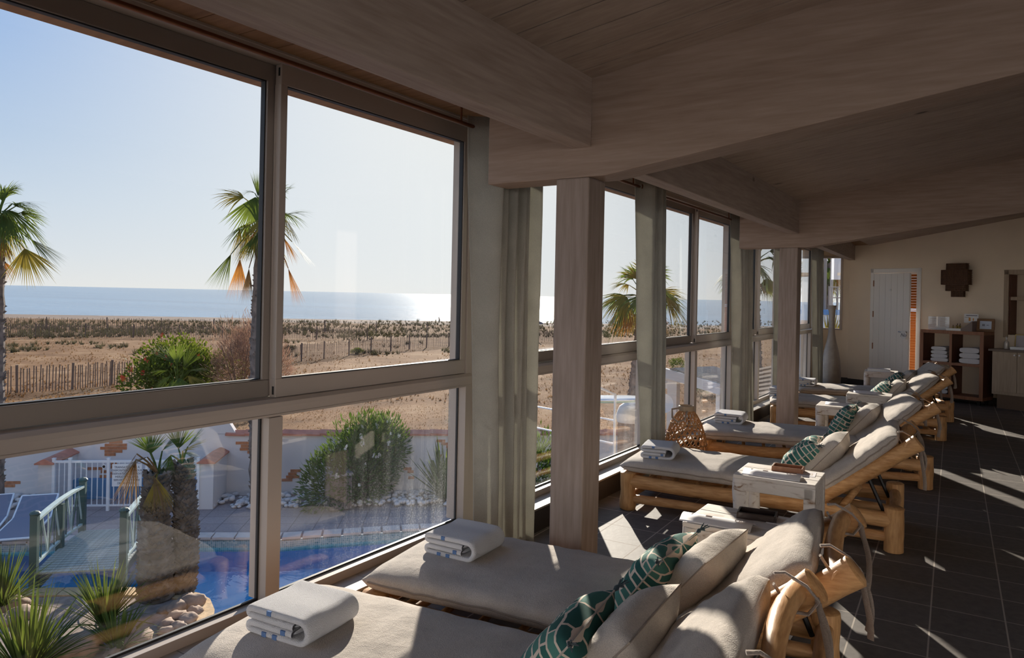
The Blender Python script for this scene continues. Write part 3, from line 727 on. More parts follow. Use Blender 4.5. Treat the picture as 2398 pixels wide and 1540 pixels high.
# ---------------------------------------------------------------- cushions
def cushion(name, label, cat, group, mat, c, w, h, th, lean, rz, seed, tassels=False):
    t = thing(name, label, cat, c, rz, group)
    n = 22
    Rm = Matrix.Rotation(lean, 3, 'X')
    m = MB(); uv = []
    for side in (1, -1):
        vs = []
        for i in range(n+1):
            for j in range(n+1):
                u, v = 2*i/n - 1, 2*j/n - 1
                k = max(0, (1 - u**4)*(1 - v**4))**.55
                pu = 1 - .09*(1 - v*v)*abs(u)**3 ; pv = 1 - .09*(1 - u*u)*abs(v)**3
                z = side*th/2*k*(1 + .10*noise.noise(Vector((u*1.6, v*1.6, seed+side))))
                rid = .004*noise.noise(Vector((u*3, v*11, seed)))*k + .004*noise.noise(Vector((u*11, v*3, seed+4)))*k
                vs.append(Rm @ Vector((u*w/2*pu, v*h/2*pv, z + rid)))
                uv.append((i/n*1.05 + .37*seed, j/n*.95 + .21*seed))
        m.add(vs, [(i*(n+1)+j, (i+1)*(n+1)+j, (i+1)*(n+1)+j+1, i*(n+1)+j+1) for i in range(n) for j in range(n)])
    m.uv = uv
    o = m.build('cover', mat, t, smooth=180)
    sm = MB(); ring = []
    for q in range(4*n):
        s, k = divmod(q, n); a = 2*k/n - 1
        u, v = ((a, -1), (1, a), (-a, 1), (-1, -a))[s]
        pu = 1 - .09*(1 - v*v)*abs(u)**3 ; pv = 1 - .09*(1 - u*u)*abs(v)**3
        ring.append(Rm @ Vector((u*w/2*pu, v*h/2*pv, 0)))
    ring.append(ring[0]); sm.tube(ring, .003, 5, cap=False); sm.build('seam', G['linen'] if tassels else G['piping'], t, smooth=60)
    if tassels:
        for u in (-1, 1):
            for v in (-1, 1):
                tb = MB(); d = Rm @ Vector((u, v, 0)).normalized(); p0 = Rm @ Vector((u*w/2, v*h/2, 0))
                tb.tube([p0 - d*.004, p0 + d*.008, p0 + d*.016], [.004, .009, .006], 7)
                for k in range(9):
                    a = 2*pi*k/9; e = p0 + d*.045 + (Rm @ Vector((cos(a)*.012, sin(a)*.012, .012*sin(a*2)))) + Vector((0, 0, -.008))
                    tb.tube([p0 + d*.014, e], .0022, 4)
                tb.build('tassel', G['tassel'], t, smooth=60)
    return t
def near(i, x, y): return x
cpos = [(1.95, 1.86), (2.63, 2.56), (5.19, 5.15), (6.90, 6.80), (9.40, 9.35), (10.85, 10.80)]
who = ['on the nearest lounger', 'on the second lounger from the camera', 'on the lounger behind the white side tables', 'on the lounger before the far post', 'on the fifth lounger, past the far post', 'on the farthest lounger']
for i, (bx, gx) in enumerate(cpos):
    j = (.03, -.02, .015, -.03, .02, -.01)[i]
    cushion('throw_cushion', 'plain oatmeal throw cushion leaning ' + who[i], 'cushion', 'plain oatmeal cushions', G['linen2'], (bx, .865, .458), .45, .335, .155, radians(130), j*2, i+1)
    cushion('tasselled_cushion', 'green brushstroke print cushion with tassels ' + who[i], 'cushion', 'green printed cushions', G['print'], (gx, 1.005, .446), .40, .30, .14, radians((128, 126, 138, 118, 134, 140)[i]), j*3 + .05, i+11, True)

# ---------------------------------------------------------------- folded towels
def towel(label, x, y, z, rz, w=.24, d=.22, seed=0):
    t = thing('bath_towel', label, 'towel', (x, y, z), rz, 'folded towels at the foot of the loungers')
    # one folded sheet: centre line in (y,z); the big round fold faces the room
    th = .0105
    cl = []
    def arc(cy, cz, r, a0, a1, n): 
        for i in range(n+1):
            a = a0 + (a1-a0)*i/n; cl.append((cy + r*cos(a), cz + r*sin(a)))
    h = d/2
    cl.append((-h+.06, .0335)); cl.append((h-.015, .0345)); arc(h-.012, .0225, .0115, pi/2, -pi/2, 6)
    cl.append((0, .0105)); cl.append((-h+.03, .0105)); arc(-h+.033, .0455, .035, -pi/2, -3*pi/2, 10)
    cl.append((0, .081)); cl.append((h-.014, .0795)); arc(h-.012, .068, .0115, pi/2, -pi/2, 6); cl.append((-h+.055, .057))
    pts = [Vector((p[0], p[1])) for p in cl]
    L_, R_ = [], []
    for i, p in enumerate(pts):
        tg = (pts[min(i+1, len(pts)-1)] - pts[max(i-1, 0)]).normalized(); nn = Vector((-tg.y, tg.x))
        L_.append(p + nn*th); R_.append(p - nn*th)
    m = MB(); nx = 14; n = len(pts)
    for i in range(n-1):
        a, b, c, e = L_[i], L_[i+1], R_[i+1], R_[i]
        blue = 0
        def V(p, k):
            u = k/nx; X = (u-.5)*w
            return (X, p.x + .004*noise.noise(Vector((X*14, p.x*14, seed))), max(.0005, p.y + .006*noise.noise(Vector((X*11, p.x*9, seed+7)))*min(1, p.y/.03)))
        for k in range(nx):
            m.add([V(a, k), V(b, k), V(b, k+1), V(a, k+1)], [(0, 1, 2, 3)]); m.add([V(e, k), V(c, k), V(c, k+1), V(e, k+1)], [(3, 2, 1, 0)])
        # end caps, hem checks in blue
        m.add([V(a, 0), V(b, 0), V(c, 0), V(e, 0)], [(3, 2, 1, 0)], blue); m.add([V(a, nx), V(b, nx), V(c, nx), V(e, nx)], [(0, 1, 2, 3)], 0)
    for i in (0, n-1):
        m.add([(w*(k/nx-.5), q.x, q.y) for k in (0, nx) for q in (L_[i], R_[i])], [(0, 1, 3, 2)])
    o = m.build('folded_towel', [G['terry'], G['blue']], t, smooth=180)
    sm_ = o.modifiers.new('soft', 'SUBSURF'); sm_.levels = 1; sm_.render_levels = 2
    # checks woven along the front hem
    for yy, zz in ((.05, .0105), (.005, .0105), (-.03, .033), (.03, .081)):
        MB().box(-w/2 - .001, -w/2 + .006, yy - .009, yy + .009, zz - .0075, zz + .0075).build('hem_check', G['blue'], t)
    return t
ZT = .352
towel('white folded towel with blue hem checks on the nearest lounger', 1.675, 1.88, ZT, .10, .25, .25, 1)
towel('white folded towel with blue hem checks on the second lounger', 2.57, 1.88, ZT, .06, .25, .24, 2)
towel('white folded towel with blue hem checks beside the rattan lantern', 4.92, 1.91, ZT, .22, .25, .22, 3)
towel('white folded towel on the lounger before the far post', 6.70, 1.93, ZT, .12, .27, .24, 4)
towel('white folded towel peeking out left of the far post', 9.05, 2.02, ZT, .1, .28, .24, 5)
towel('white folded towel on the farthest lounger', 10.33, 1.99, ZT, .1, .28, .24, 6)

# ---------------------------------------------------------------- side tables
def side_table(label, x, y, rz, h=.47, w=.36, l=.44, seed=0):
    t = thing('side_table', label, 'side table', (x, y, 0), rz, 'distressed white side tables')
    for k in range(3):
        a = -w/2 + k*w/3; MB().box(a+.001, a + w/3-.001, -l/2, l/2, h-.022, h).build('top_board', G['distress'], t, bevel=.004)
    for sx in (-1, 1):
        lg_ = MB(); pts, rs = wobble((sx*(w/2-.035), l/2-.035, 0), (sx*(w/2-.035), l/2-.035, h-.022), .042, 7, .008, seed+sx)
        lg_.tube(pts, rs, 12).build('leg', G['distress'], t, smooth=50)
        MB().box(sx*(w/2-.012)-.012, sx*(w/2-.012)+.012, -l/2+.01, l/2-.01, h-.085, h-.022).build('apron', G['distress'], t, bevel=.003)
        MB().box(sx*(w/2-.03)-.03, sx*(w/2-.03)+.03, -l/2, -l/2+.06, 0, h-.022).build('leg', G['distress'], t, bevel=.004)
    MB().box(-w/2+.06, w/2-.06, -l/2+.002, -l/2+.022, 0.0, h-.022).build('end_panel', G['distress'], t, bevel=.003)
    return t
def brochure(label, x, y, z, rz, w=.125, l=.31, emblem=True):
    t = thing('brochure', label, 'brochure', (x, y, z), rz, 'brochures on the side tables')
    m = MB(); m.grid(lambda u, v: ((u-.5)*w, (v-.5)*l, .002 + .022*sin(pi*u)**1.2), 12, 4)
    o = m.build('sheet', G['paper'], t, smooth=180); s = o.modifiers.new('thick', 'SOLIDIFY'); s.thickness = .0012
    if emblem:
        e = MB(); zz = .0252
        for (cy, rx, ry) in ((-l*.33, .016, .026),):
            ring = [Vector((cos(2*pi*k/24)*rx, cy + sin(2*pi*k/24)*ry, zz - .0004 - 9*(cos(2*pi*k/24)*rx)**2)) for k in range(25)]
            e.tube(ring, .0011, 4, cap=False)
            for q in (-.008, 0, .008): e.tube([Vector((-.008, cy+q, zz-.001)), Vector((.008, cy+q*.6, zz-.001))], .0009, 4)
        for k in range(6):
            a = pi*k/3; e.tube([Vector((0, l*.36, zz-.0005)), Vector((cos(a)*.013, l*.36 + sin(a)*.013, zz-.0025))], .0008, 4)
        for k in range(3): e.tube([Vector((-.006+.006*k, l*.12-.014, zz-.001)), Vector((-.006+.006*k, l*.12+.014, zz-.001))], .0007, 4)
        e.build('emblem', G['ink'], t)
    return t
def tray(label, x, y, z, rz, col):
    t = thing('trinket_tray', label, 'tray', (x, y, z), rz)
    m = MB(); m.box(-.05, .05, -.085, .085, 0, .006); frame_strip2(m, -.05, .05, -.085, .085, .008, 0, .028)
    m.build('tray', col, t, bevel=.002)
    return t
def frame_strip2(m, x0, x1, y0, y1, w, z0, z1):
    m.box(x0, x1, y0, y0+w, z0, z1); m.box(x0, x1, y1-w, y1, z0, z1); m.box(x0, x0+w, y0+w, y1-w, z0, z1); m.box(x1-w, x1, y0+w, y1-w, z0, z1)
def card(label, x, y, z, rz):
    t = thing('note_card', label, 'card', (x, y, z), rz)
    MB().box(-.06, .06, -.05, .05, 0, .0016).build('card_stock', G['paper'], t)
    m = MB(); m.box(-.034, .03, -.034, -.03, .0016, .002)
    for k in range(4): m.box(-.03 + k*.018, -.026 + k*.018, -.03, .025 - .006*(k % 2), .0016, .002)
    m.build('print', G['ink'], t)
TZ = .47
side_table('lower front white side table beside the second lounger', 3.345, .90, .0, TZ, seed=1)
brochure('curled cream brochure on the front white side table', 3.24, .985, TZ, .05)
tray('dark brown tray on the front white side table', 3.43, .86, TZ, .15, G['leather'])
card('small printed card leaning by the dark tray, front table', 3.44, .765, TZ, .1)
side_table('white side table with slab end against the third lounger', 4.39, .98, .03, TZ, seed=4)
brochure('curled cream brochure on the table against the third lounger', 4.30, 1.0, TZ, .05)
tray('brown wooden tray on the table against the third lounger', 4.49, .955, TZ, .1, G['cherry'])
card('printed card on the table against the third lounger', 4.47, .85, TZ, .1)
q = P(1908, 948, TZ); side_table('white side table beyond the near print cushion, by the far post', q.x + .19, q.y - .22, .05, TZ, seed=7)
brochure('flat paper brochure on the table by the far post', q.x + .17, q.y - .2, TZ, .1, .13, .26, False)
q2 = P(1980, 920, TZ); side_table('white side table in front of the fifth lounger', q2.x + .19, q2.y - .22, .06, TZ, seed=10)
brochure('flat paper brochure on the table before the fifth lounger', q2.x + .17, q2.y - .2, TZ, .1, .13, .28, False)
q3 = P(2021, 868, TZ); side_table('farthest white side table behind the last lounger', q3.x + .19, q3.y - .22, .1, TZ, seed=13)
t = thing('notebook', 'white notebook lying on the farthest side table', 'notebook', (q3.x + .16, q3.y - .19, TZ), .1)
MB().box(-.10, .10, -.15, .15, 0, .004).build('back_cover', G['paper'], t); MB().box(-.096, .096, -.146, .146, .004, .03).build('pages', G['white'], t); MB().box(-.10, .10, -.15, .15, .03, .034).build('cover', G['paper'], t)

# ---------------------------------------------------------------- rattan lantern
t = thing('rattan_lantern', 'large bell shaped open weave rattan lantern with rope handle', 'lantern', (5.84, 2.05, 0))
prof = [(.178, 0), (.182, .06), (.180, .15), (.170, .26), (.152, .36), (.122, .45), (.085, .515), (.052, .55)]
def rz_(z):
    for (ra, za), (rb, zb) in zip(prof, prof[1:]):
        if z <= zb + 1e-6: return ra + (rb-ra)*(z-za)/(zb-za)
    return prof[-1][0]
for dr in (1, -1):
    m = MB()
    for k in range(22):
        pts = []
        for i in range(17):
            z = .55*i/16; a = 2*pi*k/22 + dr*2.1*(z/.55) ; pts.append((rz_(z)*cos(a), rz_(z)*sin(a), z))
        m.tube(pts, .0042, 5)
    m.build('cane_weave', G['cane'], t, smooth=60)
for z in (.004, .10, .19, .28, .37, .45):
    m = MB(); m.tube([((rz_(z)+.003)*cos(2*pi*i/36), (rz_(z)+.003)*sin(2*pi*i/36), z) for i in range(37)], .0055, 6, cap=False); m.build('hoop', G['cane'], t, smooth=60)
m = MB(); m.lathe([(.058, .545), (.062, .55), (.062, .585), (.056, .59), (.052, .585), (.052, .55)], 26); m.build('top_ring', G['oak'], t, smooth=40)
m = MB(); m.tube([(.055*cos(a), .055*sin(a), .57 - .0) for a in (2.2,)] + [(-.09, .09, .56), (-.13, .07, .50), (-.14, .02, .47), (-.12, -.03, .49), (-.06, -.03, .55)], .008, 8); m.build('rope_handle', G['strap'], t, smooth=60)
m = MB(); m.lathe([(.05, 0), (.05, .16), (.044, .165), (.01, .166)], 20); m.build('candle', G['paper'], t, smooth=40)
# ================================================================= outdoors
GZ = -3.55
def ground_mat(name, stops, scale=.35, rough=.95, bump=.6, fine=14):
    m, t, out = nt(name); g = N(t)
    co = g('TexCoord').outputs['Object']
    n1 = g('TexNoise', {'Vector': co, 'Scale': scale, 'Detail': 9.0, 'Roughness': .68})
    n2 = g('TexNoise', {'Vector': co, 'Scale': fine, 'Detail': 4.0, 'Roughness': .7})
    a = g('Math', {0: n2.outputs['Fac'], 1: .35}, operation='MULTIPLY'); b_ = g('Math', {0: n1.outputs['Fac'], 1: .65, 2: a.outputs[0]}, operation='MULTIPLY_ADD')
    b = g('BsdfPrincipled', {'Base Color': ramp(g, b_.outputs[0], stops), 'Roughness': rough, 'Specular IOR Level': .1})
    t.links.new(g('Bump', {'Height': n2.outputs['Fac'], 'Strength': bump, 'Distance': .12}).outputs[0], b.inputs['Normal'])
    t.links.new(b.outputs[0], out.inputs[0]); return m
G['plain'] = ground_mat('dry dune grassland', [(.36, (.085, .034, .012)), (.45, (.175, .080, .030)), (.53, (.24, .122, .052)), (.63, (.37, .23, .125))])
G['sand'] = ground_mat('shingle beach', [(.35, (.19, .135, .10)), (.6, (.28, .205, .155))], .8, fine=6)
G['track'] = ground_mat('sandy track', [(.35, (.30, .21, .15)), (.6, (.40, .29, .215))], .8)
G['straw'] = leaf('dry straw grass', (.19, .09, .032), (.36, .21, .09), .3, .8, .35)
G['scrub'] = leaf('grey green dune scrub', (.075, .062, .03), (.17, .145, .07), .2, .7, .5)
G['oleander'] = leaf('oleander leaf', (.022, .062, .012), (.065, .15, .022), .25, .38, 4)
G['hib'] = leaf('hibiscus leaf', (.03, .058, .008), (.12, .145, .018), .3, .5, 5)
G['tamarisk'] = leaf('tamarisk spray', (.27, .16, .10), (.40, .24, .17), .3, .8, 2)
G['frond'] = leaf('fan palm leaf', (.035, .07, .018), (.10, .14, .03), .4, .5, 2)
G['frondy'] = leaf('yellowing palm leaf', (.20, .17, .03), (.36, .26, .045), .45, .45, 2)
G['frondt'] = leaf('dead tan palm leaf', (.12, .07, .03), (.24, .15, .07), .3, .6, 3)
G['frondb'] = leaf('dead orange palm leaf', (.28, .12, .03), (.48, .22, .05), .45, .6, 3)
G['yucca'] = leaf('yucca blade', (.03, .065, .02), (.12, .155, .035), .3, .5, 3)
G['bark'] = plain('fibrous palm bark', (.16, .125, .105), .95, bump=.8, bscale=14, var=.45, vscale=9)
G['barkd'] = plain('dark palm leaf bases', (.115, .10, .085), .95, bump=.6, bscale=20, var=.5, vscale=6)
G['render'] = plain('white garden wall render', (.66, .63, .62), .9, bump=.15, bscale=25, var=.06, vscale=1)
G['terra'] = plain('terracotta tile', (.50, .20, .13), .75, var=.2, vscale=5)
G['brick'] = plain('orange brick patch', (.44, .17, .075), .85, var=.25, vscale=14)
pv0 = P(600, 1262, GZ)
G['paving'] = tiles('mauve terrace paving', (pv0.x, pv0.y), radians(-53), .5, (.30, .235, .22), (.38, .30, .28), (.2, .16, .15), .8, .01, .3, .2)
G['coping'] = plain('pale stone coping', (.66, .53, .45), .75, bump=.2, bscale=30, var=.08)
G['sandst'] = plain('golden sandstone paver', (.52, .34, .17), .85, bump=.4, bscale=45, var=.22, vscale=12)
G['pebble'] = plain('white river pebble', (.62, .58, .56), .8, var=.1)
G['rock'] = plain('tan boulder', (.30, .205, .145), .85, bump=.4, bscale=20, var=.25, vscale=7)
G['soil'] = plain('gravelly soil', (.27, .20, .16), .95, bump=.6, bscale=25, var=.3, vscale=9)
G['green'] = plain('dark green painted wood', (.045, .085, .072), .5, bump=.15, bscale=30, var=.15)
G['greenl'] = plain('weathered pale green rail top', (.42, .50, .46), .45, bump=.15, bscale=30, var=.15)
G['deckg'] = wood('weathered green grey deck', (.20, .225, .20), (.46, .48, .43), 'x', 6, .6, .05, False)
G['metalw'] = plain('white painted metal', (.76, .77, .78), .4)
G['fence'] = wood('weathered chestnut pale', (.13, .085, .06), (.24, .165, .12), 'z', 12, .9, .3, False)
G['poolw'] = plain('blue pool lining', (.04, .55, .88), .5)
G['petal'] = plain('white petals', (.85, .84, .80), .7)
G['red'] = plain('red petals', (.75, .06, .03), .6)
def mosaic():
    m, t, out = nt('teal pool mosaic'); g = N(t)
    br = g('TexBrick', {'Vector': g('TexCoord').outputs['UV'], 'Color1': (.10, .24, .26, 1), 'Color2': (.32, .42, .42, 1), 'Mortar': (.55, .55, .5, 1), 'Scale': 1.0, 'Mortar Size': .004, 'Brick Width': .04, 'Row Height': .04}, offset=0.0)
    b = g('BsdfPrincipled', {'Base Color': br.outputs['Color'], 'Roughness': .25}); t.links.new(b.outputs[0], out.inputs[0]); return m
G['mosaic'] = mosaic()
def water():
    m, t, out = nt('pool water'); g = N(t)
    co = g('TexCoord').outputs['Object']
    n = g('TexNoise', {'Vector': co, 'Scale': 1.6, 'Detail': 4.0, 'Distortion': .8})
    bp = g('Bump', {'Height': n.outputs['Fac'], 'Strength': .35, 'Distance': .05})
    tr = g('BsdfTransparent', {'Color': (.80, .95, .98, 1)})
    gl = g('BsdfGlossy', {'Color': (1, 1, 1, 1), 'Roughness': .02, 'Normal': bp.outputs[0]})
    fr = g('Fresnel', {'IOR': 1.33, 'Normal': bp.outputs[0]})
    t.links.new(g('MixShader', {0: fr.outputs[0], 1: tr.outputs[0], 2: gl.outputs[0]}).outputs[0], out.inputs[0]); return m
G['water'] = water()
def sea():
    m, t, out = nt('open sea'); g = N(t)
    co = g('TexCoord').outputs['Object']
    mp = g('Mapping', {'Vector': co, 'Rotation': (0, 0, radians(-35)), 'Scale': (1, .35, 1)})
    n = g('TexNoise', {'Vector': mp.outputs[0], 'Scale': .35, 'Detail': 6.0, 'Roughness': .6})
    mp2 = g('Mapping', {'Vector': co, 'Rotation': (0, 0, radians(-40)), 'Scale': (.05, .004, 1)})
    n2 = g('TexNoise', {'Vector': mp2.outputs[0], 'Scale': .5, 'Detail': 4.0})
    col = ramp(g, n2.outputs['Fac'], [(.35, (.05, .14, .24)), (.65, (.10, .22, .33))])
    b = g('BsdfPrincipled', {'Base Color': col, 'Roughness': .16, 'Specular IOR Level': .5, 'IOR': 1.33})
    t.links.new(g('Bump', {'Height': n.outputs['Fac'], 'Strength': .55, 'Distance': 1.2}).outputs[0], b.inputs['Normal'])
    t.links.new(b.outputs[0], out.inputs[0]); return m
G['sea'] = sea()

def flat(name, loops, z, mat, kind='structure'):
    L3 = [[Vector((x, y, 0)) for x, y in lp] for lp in loops]
    tris = tessellate_polygon(L3); allp = [p for lp in L3 for p in lp]
    m = MB(); m.add([(p.x, p.y, z) for p in allp], [tuple(t) for t in tris])
    o = m.build(name, mat, kind=kind)
    for p in o.data.polygons:
        if p.normal.z < 0: o.data.flip_normals(); break
    return o
WALLA, WALLB = Vector((4.0, 24.4)), Vector((18.6, 6.8))
POOL = [(4.6, 18.0), (6.3, 16.3), (7.5, 14.9), (8.85, 13.34), (9.94, 11.87), (12.06, 10.0), (13.4, 8.4), (13.6, 5.2), (6.3, 5.0), (5.3, 7.4), (5.3, 8.7),
        (5.89, 9.1), (6.35, 9.35), (6.8, 9.62), (7.12, 10.0), (7.32, 10.4), (7.36, 10.75), (7.27, 11.08), (7.05, 11.55), (6.55, 12.3), (5.9, 13.1), (4.9, 14.2), (3.6, 15.4), (3.4, 16.6)]
flat('ground', [[(-8, 2.62), (-8, 31), (WALLA.x, WALLA.y), (WALLB.x, WALLB.y), (18.6, 2.62)], POOL], GZ, G['paving'])
nrm2 = Vector((.763, .646))
tdir = Vector((-.646, .763))
def sea_pt(d, t): q = nrm2*d + tdir*t; return (q.x, q.y)
flat('ground', [[(-8, 31), (WALLA.x, WALLA.y), (WALLB.x, WALLB.y), (18.6, 2.62), (20, -40)] + [sea_pt(122, t) for t in (-220, 260)]], GZ - .05, G['plain'])
m = MB()
for (d0, z0, d1, z1) in ((122, GZ-.05, 140, GZ-.1), (140, GZ-.1, 162, GZ-.95), (162, GZ-.95, 175, -5.6)):
    a, b, c, d = sea_pt(d0, -220), sea_pt(d0, 260), sea_pt(d1, 260), sea_pt(d1, -220)
    m.add([(*a, z0), (*b, z0), (*c, z1), (*d, z1)], [(0, 1, 2, 3)])
m.build('beach', G['sand'], kind='structure')
m = MB(); SZ = GZ - .75
a, b = sea_pt(150, -3000), sea_pt(150, 3000); c, d = sea_pt(60000, 60000), sea_pt(60000, -60000)
m.add([(*a, SZ), (*b, SZ), (*c, SZ), (*d, SZ)], [(0, 1, 2, 3)])
o = m.build('sea', G['sea']); o['kind'] = 'stuff'
# sandy track through the grass
pts = [(560, 905), (657, 893), (760, 880), (900, 862), (1000, 850), (1100, 838), (1250, 822), (1440, 806), (1640, 792)]
m = MB(); vs = []
for px, py in pts:
    q = P(px, py - 6, GZ - .02); vs.append(q); q = P(px, py + 14, GZ - .02); vs.append(q)
m.add(vs, [(2*i, 2*i+1, 2*i+3, 2*i+2) for i in range(len(pts)-1)]); m.build('path', G['track'], kind='structure')

# ---------------------------------------------------------------- pool
def offset(poly, d):
    n = len(poly); out = []
    for i in range(n):
        p0, p1, p2 = Vector(poly[i-1]), Vector(poly[i]), Vector(poly[(i+1) % n])
        a = (p1-p0).normalized(); b = (p2-p1).normalized(); nn = (Vector((a.y, -a.x)) + Vector((b.y, -b.x))).normalized()
        out.append(p1 + nn*d)
    return out
ar = sum(POOL[i-1][0]*POOL[i][1] - POOL[i][0]*POOL[i-1][1] for i in range(len(POOL)))
sg = 1 if ar > 0 else -1
n = len(POOL)
m = MB(); m2 = MB(); m2.uv = []; acc = 0
for i in range(n):
    a, b = POOL[i], POOL[(i+1) % n]; l = (Vector(b) - Vector(a)).length
    m.add([(*a, -3.72), (*b, -3.72), (*b, -4.25), (*a, -4.25)], [(0, 1, 2, 3)])
    m2.add([(*a, GZ-.01), (*b, GZ-.01), (*b, -3.80), (*a, -3.80)], [(0, 1, 2, 3)]); m2.uv += [(acc, .25), (acc+l, .25), (acc+l, 0), (acc, 0)]; acc += l
r = sgroup('pool_basin')
m.build('basin_wall', G['poolw'], r); m2.build('waterline_tiles', G['mosaic'], r)
flat('basin_floor', [POOL], -4.2, G['poolw']).parent = r
o = flat('pool_water', [POOL], -3.76, G['water'], None); o['kind'] = 'stuff'
out_ = offset(POOL, .32*sg)
def coping(name, idx, mat, out, w=None):
    m = MB()
    for i in idx:
        a, b = Vector(POOL[i]), Vector(POOL[(i+1) % n]); c, d = out[(i+1) % n], out[i]
        k = max(1, round((b-a).length/.42))
        for q in range(k):
            u0, u1 = q/k + .008, (q+1)/k - .008
            A, B, C, D = a.lerp(b, u0), a.lerp(b, u1), d.lerp(c, u1), d.lerp(c, u0)
            vs = [(p.x, p.y, GZ+z) for z in (-.04, .035) for p in (A, B, C, D)]
            m.add(vs, [(0, 3, 2, 1), (4, 5, 6, 7), (0, 1, 5, 4), (1, 2, 6, 5), (2, 3, 7, 6), (3, 0, 4, 7)])
    return m.build(name, mat, kind='structure')
coping('coping', list(range(0, 9)) + [22, 23], G['coping'], out_)
coping('coping', range(9, 22), G['sandst'], out_)
# island planting bed inside the curved rim
isl = [tuple(p) for p in out_[10:23]] + [(2.6, 15.6), (2.8, 12), (4.3, 9.0)]
flat('planting_bed', [isl], GZ + .012, G['soil'])

# ---------------------------------------------------------------- garden wall
wd = (WALLB - WALLA).normalized(); wn = Vector((wd.y, -wd.x)); wl = (WALLB - WALLA).length
def wallpt(s, off, z): q = WALLA + wd*s + wn*off; return Vector((q.x, q.y, z))      # off > 0 toward the hotel
wrot = atan2(wd.y, wd.x)
def wall_s(px, py, z): q = P(px, py, z); return (Vector((q.x, q.y)) - WALLA).dot(wd)
sgate = wall_s(503, 1003, -1.95)
r = sgroup('wall_garden', (WALLA.x, WALLA.y, 0), wrot)
MB().box(sgate, wl + 2, -.1, .1, GZ, -2.05).build('wall_garden', G['render'], r)
MB().box(-2, sgate, -.1, .1, GZ, -1.5).build('wall_garden', G['render'], r)
m = MB(); m.prism([(0, -1.5), (.30, -1.5), (.36, -1.75), (.55, -2.06), (0, -2.06)], 'y', -.1, .1); o = m.build('wall_garden', G['render'], r); o.location = (sgate, 0, 0)
m = MB(); k = 0; s_ = sgate + .3
while s_ < wl + 2:
    for sy in (-1, 1):
        m.add([(s_, 0, -1.97 + .014*(k % 2)), (s_+.47, 0, -1.975), (s_+.47, sy*.16, -2.06), (s_, sy*.16, -2.045 + .014*(k % 2)), (s_, 0, -2.03), (s_+.47, 0, -2.03), (s_+.47, sy*.16, -2.10), (s_, sy*.16, -2.09)],
              [(0, 1, 2, 3), (7, 6, 5, 4), (3, 2, 6, 7), (0, 3, 7, 4), (1, 5, 6, 2)])
    s_ += .45; k += 1
m.build('wall_coping', G['terra'], r)
m = MB()
def bricks(px, py, pat):
    q = ray(px, py); den = q.x*wn.x + q.y*wn.y
    k = (WALLA.dot(wn) + .105) / den; X = Vector((q.x*k, q.y*k)); s0 = (X - WALLA).dot(wd); z0 = EYE + q.z*k
    for (a, l, row) in pat:
        m.box(s0 + a, s0 + a + l, -.112, -.098, z0 - row*.075, z0 - row*.075 + .066)
bricks(552, 1040, [(0, .55, 0), (.12, .3, 1), (.1, .45, 2), (.28, .3, 3)])
bricks(1022, 1035, [(0, .22, 0), (.12, .25, 1), (.25, .2, 2), (.27, .2, 3), (.05, .1, 5), (.3, .12, 6)])
bricks(680, 1105, [(0, .25, 0), (-.05, .2, 1), (-.1, .32, 2), (-.2, .25, 3)])
bricks(945, 1100, [(0, .2, 0), (.1, .15, 1), (.12, .15, 3)])
bricks(235, 1045, [(.2, .3, -1), (.1, .5, 0), (0, .6, 1), (.1, .4, 2), (.1, .25, 3), (.2, .18, 6), (.2, .2, 7), (.2, .2, 9), (0, .4, 10), (.2, .2, 11)])
bricks(5, 1133, [(0, .4, 0), (0, .28, 1)]); bricks(130, 1115, [(0, .1, 0), (-.12, .15, 2), (.15, .1, -2), (.1, .12, 5), (.05, .1, 6)])
bricks(205, 1100, [(0, .35, 0), (.3, .2, 1)]); bricks(500, 1085, [(0, .1, 0), (.05, .06, 1)])
m.build('brick_patch', G['brick'], r)
o = MB().cbox((0, 0, 0), .09, .02, .09, rot=Matrix.Rotation(pi/4, 3, 'Y')).build('wall_tile', plain('green glazed diamond', (.12, .14, .09), .3), r); o.location = (sgate + .12, -.108, -1.25)
# gate pillars with wing walls
def pillar(px, py, label):
    q = P(px, py, GZ); t = thing('gate_pillar', label, 'pillar', q, wrot)
    MB().box(-.15, .15, .0, 1.9, 0, 1.05).build('wing_wall', G['render'], t)
    m = MB(); m.prism([(-.2, 1.05), (-.2, 1.08), (-.03, 1.17), (.03, 1.17), (.2, 1.08), (.2, 1.05)], 'y', -.08, 1.9); m.build('coping_tile', G['terra'], t)
    return q
qa = pillar(104, 1197, 'white gate pillar capped with terracotta at the left end')
qb = pillar(482, 1192, 'white gate pillar capped with terracotta at the right end, behind the twin palms')
gd = Vector((qb.x - qa.x, qb.y - qa.y, 0)); gl = gd.length; gr = atan2(gd.y, gd.x)
t = thing('pool_gate', 'white metal pool gate and railings between two pillars', 'gate', qa, gr)
cuts = [.18, .52, 1.33, 2.15, 2.7, gl - .18]
for c_ in cuts:
    m = MB(); m.box(c_-.03, c_+.03, -.03, .03, 0, 1.17); m.box(c_-.035, c_+.035, -.035, .035, 1.17, 1.185); m.build('post', G['metalw'], t)
for a, b_, lbl in zip(cuts, cuts[1:], range(9)):
    m = MB(); m.box(a+.03, b_-.03, -.02, .02, 1.08, 1.13); m.box(a+.03, b_-.03, -.015, .015, .10, .14)
    k = max(2, round((b_-a)/.11))
    for i in range(1, k): xx = a + (b_-a)*i/k; m.box(xx-.009, xx+.009, -.009, .009, .14, 1.08)
    m.build('railing_panel', G['metalw'], t)
m = MB(); m.box(1.42, 2.05, -.035, -.025, .55, 1.05); sgn = m.build('notice_board', G['white'], t)
